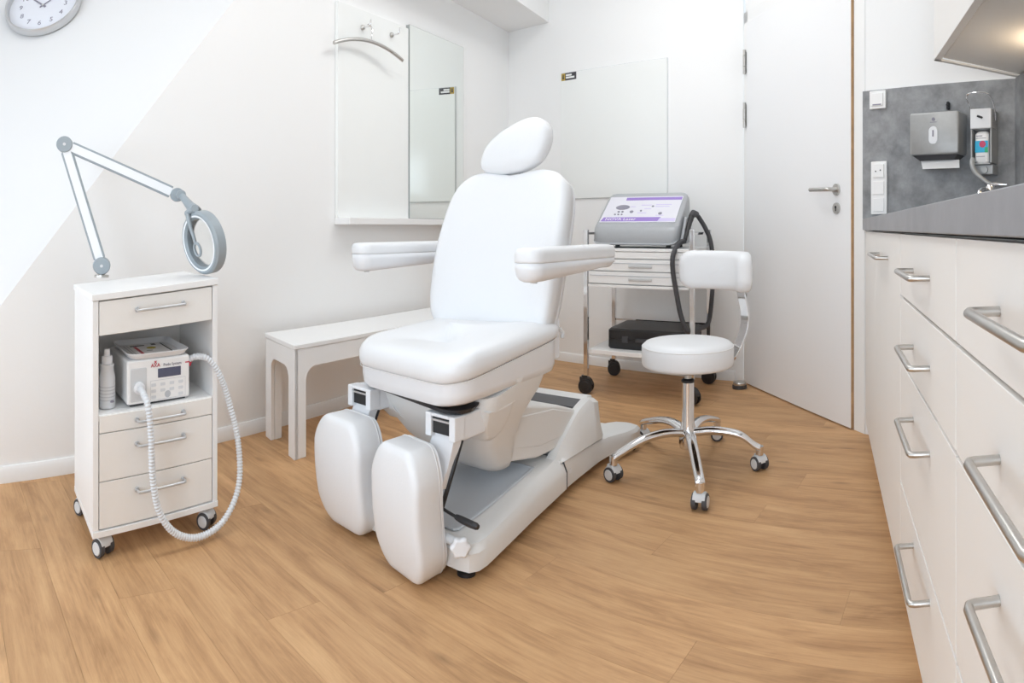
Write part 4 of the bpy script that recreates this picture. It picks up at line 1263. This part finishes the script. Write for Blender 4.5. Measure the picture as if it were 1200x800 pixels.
# leg rests
def legrest(px_, pyf, w_, zb, zt_, xb, yb, turn):
    """px_: centre, pyf: front face, w_: width; the bracket sits at (xb, yb)"""
    lr = None
    hh = zt_ - zb
    outl = []
    for u, v in rrect(-0.5, 0.5, 0, 1, 0.24, 8):
        z = v
        wid = w_ * (1.0 - 0.08 * (1 - abs(2 * z - 1)) * 0 - (0.12 * max(0, z - 0.75) / 0.25 if z > 0.75 else 0) - (0.10 * max(0, 0.25 - z) / 0.25))
        outl.append((u * wid, zb + hh * z))
    zc = (zb + zt_) / 2
    mp = lambda x, z, d: Vector((px_ + x, pyf + d - turn * x + 0.020 * ((z - zc) / (hh / 2)) ** 2 - 0.03 * (z - zc) / hh, z))
    o = C().slab(outl, [(0.018, 0.0), (0.007, 0.003), (0.0015, 0.010), (0.0, 0.018), (0.0, 0.084), (0.003, 0.092)], (0.005, 0.0), mp=mp, steps=5).build('leg_pad', M['leather'], tc, sharp=180)
    C().tube([mp(x, z, 0.085) for x, z in outl], 0.0012, 6, closed=True).build('seam_piping', M['piping'], o)
    C().slab(outl, [(0.004, 0.0925), (0.003, 0.100), (0.02, 0.106)], (0, 0.002), mp=mp, steps=3).build('pad_back_plate', M['shell'], tc, sharp=60)
    # arm: flat curved plate between bracket and pad
    path = spline([(xb, yb - 0.028, 0.372), (xb - 0.002, yb - 0.034, 0.350), (xb - 0.008, yb - 0.040, 0.318), ((xb * 2 + px_) / 3, pyf + 0.125, 0.275), ((xb + px_) / 2, pyf + 0.105, 0.225)], 6)
    rings = []
    for i, p in enumerate(path):
        u = i / (len(path) - 1)
        hw2 = 0.033 + 0.012 * u
        rings.append([(p.x - hw2, p.y - 0.008, p.z), (p.x + hw2, p.y - 0.008, p.z), (p.x + hw2, p.y + 0.030 * (1 - u * 0.4), p.z - 0.004), (p.x - hw2, p.y + 0.030 * (1 - u * 0.4), p.z - 0.004)])
    C().loft(rings).build('leg_arm', M['shell'], tc, 0.004, sharp=50)
    # bracket block with dark window
    br = C().box(xb - 0.047, xb + 0.047, yb - 0.02, yb + 0.075, 0.340, 0.408).build('leg_bracket', M['shell'], tc, 0.007, seg=3)
    C().box(xb - 0.050, xb - 0.030, yb - 0.058, yb - 0.018, 0.346, 0.408).box(xb + 0.030, xb + 0.050, yb - 0.058, yb - 0.018, 0.346, 0.408).box(xb - 0.030, xb + 0.030, yb - 0.058, yb - 0.018, 0.399, 0.408).build('bracket_cheeks', M['shell'], br, 0.003)
    C().box(xb - 0.0295, xb + 0.0295, yb - 0.050, yb - 0.0205, 0.356, 0.398).build('bracket_window', M['black'], br)
    C().box(xb - 0.029, xb + 0.029, yb - 0.055, yb - 0.0505, 0.388, 0.393).build('window_bar', M['silver'], br)
    C().cyl((xb * 0.9, yb + 0.045, 0.4085), (xb * 0.9, yb + 0.045, 0.420), 0.018, None, 16).build('swivel_pin', M['black'], tc)
    C().tube([(xb + 0.030, yb + 0.0, 0.352), (xb + 0.026, yb - 0.03, 0.28), (xb + 0.005, pyf + 0.10, 0.14)], 0.006, 8).build('gas_strut', M['black'], tc)
    return o


legrest(0.103, -0.205, 0.200, 0.006, 0.338, 0.160, -0.034, 0.18)
legrest(-0.186, -0.150, 0.220, 0.010, 0.336, -0.198, 0.010, 0.06)
C().loft([[SH((x, y, 0.4235 - 0.05 * x)) for x, y in rrect(-0.205, 0.222, -0.062, 0.06, 0.06, 6)], [SH((x, y, 0.412 - 0.05 * x)) for x, y in rrect(-0.20, 0.216, -0.056, 0.05, 0.055, 6)]]).build('swivel_ring', M['black'], tc)
# adjusting lever and star knob at the right leg rest
C().tube(spline([(0.15, -0.10, 0.185), (0.19, -0.10, 0.175), (0.225, -0.10, 0.169)], 4), 0.004, 8).build('lever_rod', M['black'], tc)
C().tube(spline([(0.220, -0.10, 0.170), (0.255, -0.10, 0.166), (0.290, -0.10, 0.164)], 4), [0.006, 0.0075, 0.0085, 0.009, 0.0092, 0.0092, 0.009, 0.0085, 0.006], 12).build('lever_grip', M['black'], tc)
stp = [(0.0235 * (1 + 0.10 * math.cos(6 * t)) * math.cos(t), 0.024 * (1 + 0.10 * math.cos(6 * t)) * math.sin(t)) for t in [2 * PI * k / 50 for k in range(50)]]
mb = C()
mb.slab(stp, [(0.004, -0.012), (0.0, -0.008), (0.0, 0.004), (0.005, 0.008)], (0.002, 0), mp=lambda a, b, d: Vector((0.243 + d * 0.75 + a * 0.65, -0.110 + a * 0.75 - d * 0.65, 0.104 + b)))
mb.build('star_knob', M['shell'], tc, sharp=60)
C().tube([(0.15, -0.10, 0.115), (0.232, -0.101, 0.106)], 0.012, 12).build('knob_shaft', M['castwhite'], tc)
# feet
for x_, y_ in ((0.205, -0.040), (-0.205, -0.040), (0.165, 1.035), (-0.165, 1.035)):
    mb = C().lathe([(0.024, 0.0), (0.024, 0.010), (0.016, 0.014), (0.016, 0.024), (0.021, 0.026), (0.021, 0.0295)], (x_, y_, 0), (0, 0, 1), 20)
    mb.build('foot', M['black'], tc)

# ------------------------------------------------------------------ device trolley at the back wall
DO = Vector((0.378, 3.463, 0))
df = skew(124.4, 27.8)
dt = thing('device_trolley', 'chrome-framed trolley with white drawers on black castors by the back wall', 'trolley', DO)
def Dm(): return MB(df)
X1, Y1 = 0.625, 0.46
for x_, y_ in ((0.02, 0.0), (X1 - 0.012, 0.0), (0.02, Y1), (X1 - 0.012, Y1)):
    Dm().box(x_ - 0.0125, x_ + 0.0125, y_ - 0.0125, y_ + 0.0125, 0.095, 0.872).build('post', M['chrome'], dt, 0.003)
for x_, y_ in ((0.02, 0.0), (X1 - 0.012, 0.0), (0.02, Y1), (X1 - 0.012, Y1)):
    yw = {0.02: 95}.get(x_, 70)
    caster(dt, (x_, y_), df, 0.040, yw + (15 if y_ else 0), M['black'], M['black'], M['black'], 0.096, 'castor', 0.016)
mb = Dm()
mb.box(0.0328, X1 - 0.0248, Y1 - 0.006, Y1 + 0.006, 0.845, 0.857).box(0.014, 0.026, 0.0128, Y1 - 0.0128, 0.845, 0.857).box(X1 - 0.018, X1 - 0.006, 0.0128, Y1 - 0.0128, 0.845, 0.857)
mb.build('top_rail', M['chrome'], dt)
Dm().box(0.034, X1 - 0.026, -0.010, Y1 + 0.010, 0.758, 0.774).build('top_shelf', M['lam'], dt, 0.002)
Dm().box(0.034, X1 - 0.026, 0.016, Y1, 0.585, 0.757).build('drawer_case', M['lam'], dt, 0.001)
Dm().box(0.034, X1 - 0.026, -0.010, Y1, 0.570, 0.5845).build('case_bottom', M['lam'], dt, 0.001)
for z0, z1 in ((0.722, 0.7555), (0.657, 0.717), (0.590, 0.652)):
    d = Dm().box(0.036, X1 - 0.028, -0.008, 0.0155, z0, z1).build('drawer_front', M['lam'], dt, 0.0015)
    if z1 < 0.75:
        Dm().box(0.045, X1 - 0.037, -0.0105, -0.0082, z1 - 0.022, z1 - 0.0185).build('grip_groove', M['faint'], d)
        Dm().box(0.27, 0.40, -0.016, -0.0085, z0 + 0.018, z0 + 0.030).build('handle', M['silver'], d, 0.002)
Dm().box(0.034, X1 - 0.026, -0.006, Y1 + 0.006, 0.215, 0.238).build('bottom_shelf', M['lam'], dt, 0.002)
mb = Dm()
mb.box(0.033, X1 - 0.025, Y1 - 0.005, Y1 + 0.005, 0.33, 0.342)
mb.build('rear_rail', M['chrome'], dt)

cs = thing('black_case', 'flat black plastic case lying on the bottom shelf of the device trolley', 'case', DO + df((0.0, 0, 0.2385)))
Dm().slab(rrect(0.125, 0.585, 0.06, 0.40, 0.02, 4), [(0.006, 0.0), (0.0, 0.008), (0.0, 0.052)], mp=lambda x, y, z: Vector((x, y, z))).build('case_bottom', M['black'], cs)
Dm().slab(rrect(0.125, 0.585, 0.06, 0.40, 0.02, 4), [(0.0, 0.0535), (0.0, 0.098), (0.010, 0.108)], mp=lambda x, y, z: Vector((x, y, z))).build('case_lid', M['black'], cs)
Dm().box(0.29, 0.40, 0.046, 0.0595, 0.044, 0.062).build('case_handle', M['rubber'], cs, 0.002)
for x_ in (0.21, 0.47):
    Dm().box(x_, x_ + 0.035, 0.054, 0.0595, 0.036, 0.072).build('latch', M['rubber'], cs, 0.002)

# nail-care machine with sloping front panel
mc = thing('treatment_machine', 'grey desk-shaped treatment machine with purple and lilac panel on the trolley', 'machine', DO + df((0, 0, 0.7745)))
MX0, MX1 = 0.045, 0.525
prof = [(0.045, 0.016), (0.030, 0.028), (0.026, 0.060), (0.034, 0.092), (0.052, 0.112), (0.075, 0.128), (0.30, 0.285), (0.325, 0.296), (0.352, 0.288), (0.372, 0.262), (0.385, 0.05), (0.375, 0.016)]
prof = [tuple(p[:2]) for p in spline([(y, z, 0) for y, z in prof], 2, closed=True)]
ring = lambda x, k: [(x, 0.20 + (y - 0.20) * k, 0.14 + (z - 0.14) * k) for y, z in prof]
Dm().loft([ring(MX0, 0.80), ring(MX0 + 0.006, 0.90), ring(MX0 + 0.022, 0.975), ring(MX0 + 0.045, 1.0), ring(MX1 - 0.045, 1.0), ring(MX1 - 0.022, 0.975), ring(MX1 - 0.006, 0.90), ring(MX1, 0.80)]).build('housing', M['machine'], mc, sharp=60)
# the front panel lies along (0.075,0.128)-(0.30,0.285)
pv = Vector((0, 0.225, 0.157)).normalized(); pnrm = Vector((0, -pv.z, pv.y))
PA = Vector((0, 0.078, 0.1315)); PL = 0.262
def pf(u, v, d): return Vector((u, 0, 0)) + PA + pv * v + pnrm * d
def plate(nm, u0, u1, v0, v1, d0, d1, m, parent, r=None, dy=0.0):
    ol_ = rrect(u0, u1, v0, v1, r, 3) if r else [(u0, v0), (u1, v0), (u1 + dy, v1), (u0 + dy, v1)]
    return Dm().slab(ol_, [(0, d0), (0, d1)], mp=lambda u, v, d: pf(u, v, d), steps=1).build(nm, m, parent)
pnl = plate('front_panel', 0.066, 0.502, 0.004, 0.256, -0.002, 0.0030, M['panel'], mc)
plate('purple_stripe', 0.070, 0.402, 0.012, 0.050, 0.0031, 0.0036, M['purple'], mc, dy=0.012)
plate('purple_stripe', 0.168, 0.498, 0.218, 0.246, 0.0031, 0.0036, M['purple'], mc)
plate('lilac_stripe', 0.405, 0.498, 0.010, 0.040, 0.0031, 0.0036, M['lilac'], mc)
text('NOVA Laser', 0.034, M['white'], mc, df(pf(0.185, 0.031, 0.0038)), df((1, 0, 0)), df(pv), 'panel_letters')
mb = Dm()
el = [(0.168 + 0.042 * math.cos(t), 0.148 + 0.024 * math.sin(t)) for t in [2 * PI * k / 28 for k in range(28)]]
mb.slab(el, [(0, 0.003), (0.002, 0.0046)], mp=lambda u, v, d: pf(u, v, d), steps=1)
mb.build('oval_display', M['gauge'], mc)
for (u, v, r_) in ((0.155, 0.103, 0.007), (0.178, 0.103, 0.007), (0.140, 0.077, 0.006), (0.160, 0.077, 0.006), (0.180, 0.077, 0.006), (0.232, 0.103, 0.011), (0.402, 0.085, 0.011), (0.345, 0.155, 0.007), (0.285, 0.112, 0.006)):
    Dm().lathe([(r_, 0.003), (r_, 0.005), (r_ * 0.8, 0.0062), (0, 0.0064)], pf(u, v, 0), pnrm, 16).build('button', M['gauge'], mc)
mb = Dm()
for (u0, u1, v) in ((0.215, 0.245, 0.150), (0.27, 0.32, 0.088), (0.275, 0.335, 0.165), (0.36, 0.45, 0.168), (0.36, 0.44, 0.150), (0.38, 0.425, 0.064), (0.30, 0.34, 0.128)):
    mb.slab([(u0, v), (u1, v), (u1, v + 0.006), (u0, v + 0.006)], [(0, 0.0031), (0, 0.0036)], mp=lambda u, v, d: pf(u, v, d), steps=1)
tag(mb.build('panel_print', M['lilac'], mc), kind='stuff')
for x_ in (0.09, 0.47):
    for y_ in (0.07, 0.33):
        Dm().cyl((x_, y_, 0.0002), (x_, y_, 0.018), 0.014, None, 14).build('rubber_foot', M['black'], mc)
# handpiece holder and its hose
hh_ = thing('handpiece', 'black handpiece resting in a holder at the right side of the grey machine', 'handpiece', DO + df((0.556, 0.20, 0.7745)))
hfn = lambda p: df(Vector(p))
MB(hfn).loft([[(-0.026, -0.13, 0.03), (-0.010, -0.13, 0.03), (-0.010, -0.10, 0.02), (-0.026, -0.10, 0.02)], [(-0.026, -0.02, 0.165), (-0.010, -0.02, 0.165), (-0.010, 0.02, 0.15), (-0.026, 0.02, 0.15)]]).build('holder', M['machine'], hh_, 0.003)
MB(hfn).tube(spline([(0.004, -0.13, 0.045), (0.006, -0.09, 0.085), (0.010, -0.05, 0.13), (0.014, -0.02, 0.165)], 5), [0.011] * 6 + [0.014] * 6 + [0.016] * 4, 12).build('handpiece_body', M['black'], hh_)
MB(hfn).tube([(0.014, -0.02, 0.165), (0.020, 0.0, 0.185), (0.026, 0.05, 0.178)], 0.017, 12).build('handpiece_head', M['rubber'], hh_)
hs_ = thing('black_hose', 'black ribbed hose hanging down from the grey machine to the bottom shelf', 'hose', DO + df((0.59, 0.06, 0.34)))
base_ = Vector((0.59, 0.06, 0.34))
pts = spline([(0.561, 0.065, 0.815), (0.534, 0.03, 0.80), (0.520, -0.035, 0.74), (0.522, -0.04, 0.66), (0.538, -0.035, 0.56), (0.560, -0.03, 0.45), (0.590, -0.02, 0.37), (0.605, 0.06, 0.352), (0.615, 0.20, 0.352), (0.642, 0.29, 0.37), (0.660, 0.295, 0.50), (0.668, 0.295, 0.66), (0.655, 0.295, 0.80), (0.625, 0.285, 0.88), (0.588, 0.26, 0.945)], 22)
MB(lambda p: df(Vector(p) - base_)).tube(pts, [0.0135 if i % 2 else 0.0118 for i in range(len(pts))], 10).build('ribbed_tube', M['rubber'], hs_, sharp=80)

# ------------------------------------------------------------------ stool
SO = Vector((0.640, 2.314, 0))
sl = thing('stool', 'round white stool with small backrest on a five-armed chrome base', 'stool', SO)
V = lambda p: Vector(p)
MB().slab([(0.170 * math.cos(t), 0.170 * math.sin(t)) for t in [2 * PI * k / 56 for k in range(56)]],
          [(0.012, 0.374), (0.003, 0.379), (0.0, 0.388), (0.0, 0.440), (0.004, 0.452), (0.014, 0.461), (0.03, 0.4655)], (0.0, 0.008), steps=5).build('seat_cushion', M['leather'], sl, sharp=180)
MB().tube([(0.1685 * math.cos(t), 0.1685 * math.sin(t), 0.447) for t in [2 * PI * k / 56 for k in range(56)]], 0.0018, 6, closed=True).build('seam_piping', M['piping'], sl)
MB().cyl((0, 0, 0.360), (0, 0, 0.3735), 0.10, 0.12, 32).build('seat_plate', M['black'], sl)
MB().cyl((0, 0, 0.325), (0, 0, 0.3598), 0.0135, None, 20).build('gas_piston', M['steel'], sl)
MB().lathe([(0.024, 0.313), (0.024, 0.322), (0.018, 0.327)], n=24).build('column_collar', M['black'], sl)
MB().lathe([(0.030, 0.072), (0.034, 0.09), (0.030, 0.135), (0.0235, 0.165), (0.0225, 0.3128)], n=28).build('column', M['chrome'], sl)
tips = [(0.352, 2.244), (0.58, 1.955), (0.880, 2.205), (0.535, 2.625), (0.838, 2.575)]
for (tx, ty), yw in zip(tips, (37, -30, 15, 37, 70)):
    q = Vector((tx, ty, 0)) - SO
    L_ = q.length; u = q.normalized(); sdv = Vector((u.y, -u.x, 0))
    path = spline([(0.016, 0, 0.128), (0.10, 0, 0.138), (0.19, 0, 0.126), (L_ - 0.02, 0, 0.090), (L_ + 0.004, 0, 0.078)], 6)
    rings = []
    for i, p in enumerate(path):
        kk = i / (len(path) - 1)
        wv, hv_ = 0.021 - 0.005 * kk, 0.016 - 0.003 * kk
        c_ = u * p.x + Vector((0, 0, p.z))
        rings.append([c_ + sdv * wv * math.cos(t) + Vector((0, 0, hv_ * math.sin(t))) for t in [2 * PI * m / 14 for m in range(14)]])
    lg = MB().loft(rings).build('leg', M['chrome'], sl, sharp=70)
    MB().cyl(u * L_ + Vector((0, 0, 0.055)), u * L_ + Vector((0, 0, 0.086)), 0.0145, None, 16).build('leg_socket', M['chrome'], lg)
    caster(sl, (q.x, q.y), V, 0.0255, yw, top=0.0600, body=M['castwhite'])
# backrest pad, bent round the seat's rear
Rb = 0.205
def bmap(u, z, d):                       # u: arc length
    a = math.radians(58) + u / Rb
    r_ = Rb - 0.012 + d
    return Vector((math.sin(a) * r_, math.cos(a) * r_, z))
MB().slab(rrect(-0.185, 0.185, 0.638, 0.790, 0.05, 7), [(0.022, -0.012), (0.008, -0.006), (0.0, 0.008), (0.0, 0.034), (0.008, 0.044), (0.022, 0.048)], (0.004, 0.002), mp=bmap, steps=6).build('back_cushion', M['leather'], sl, sharp=180)
aa = math.radians(82)
sd = Vector((math.sin(aa), math.cos(aa), 0))
path = spline([sd * 0.11 + Vector((0, 0, 0.3665)), sd * 0.17 + Vector((0, 0, 0.378)), sd * 0.208 + Vector((0, 0, 0.43)), sd * 0.236 + Vector((0, 0, 0.50)), sd * 0.238 + Vector((0, 0, 0.56)), sd * 0.222 + Vector((0, 0, 0.63)), Vector((math.sin(1.2), math.cos(1.2), 0)) * 0.243 + Vector((0, 0, 0.69))], 6)
side = Vector((sd.y, -sd.x, 0)) * 0.8 + sd * 0.6
rings = []
for i, p in enumerate(path):
    t_ = (path[min(i + 1, len(path) - 1)] - path[max(i - 1, 0)]).normalized()
    b_ = side.cross(t_).normalized()
    rings.append([p + side * 0.016 + b_ * 0.006, p - side * 0.016 + b_ * 0.006, p - side * 0.016 - b_ * 0.006, p + side * 0.016 - b_ * 0.006])
MB().loft(rings).build('back_stem', M['chrome'], sl, 0.001)
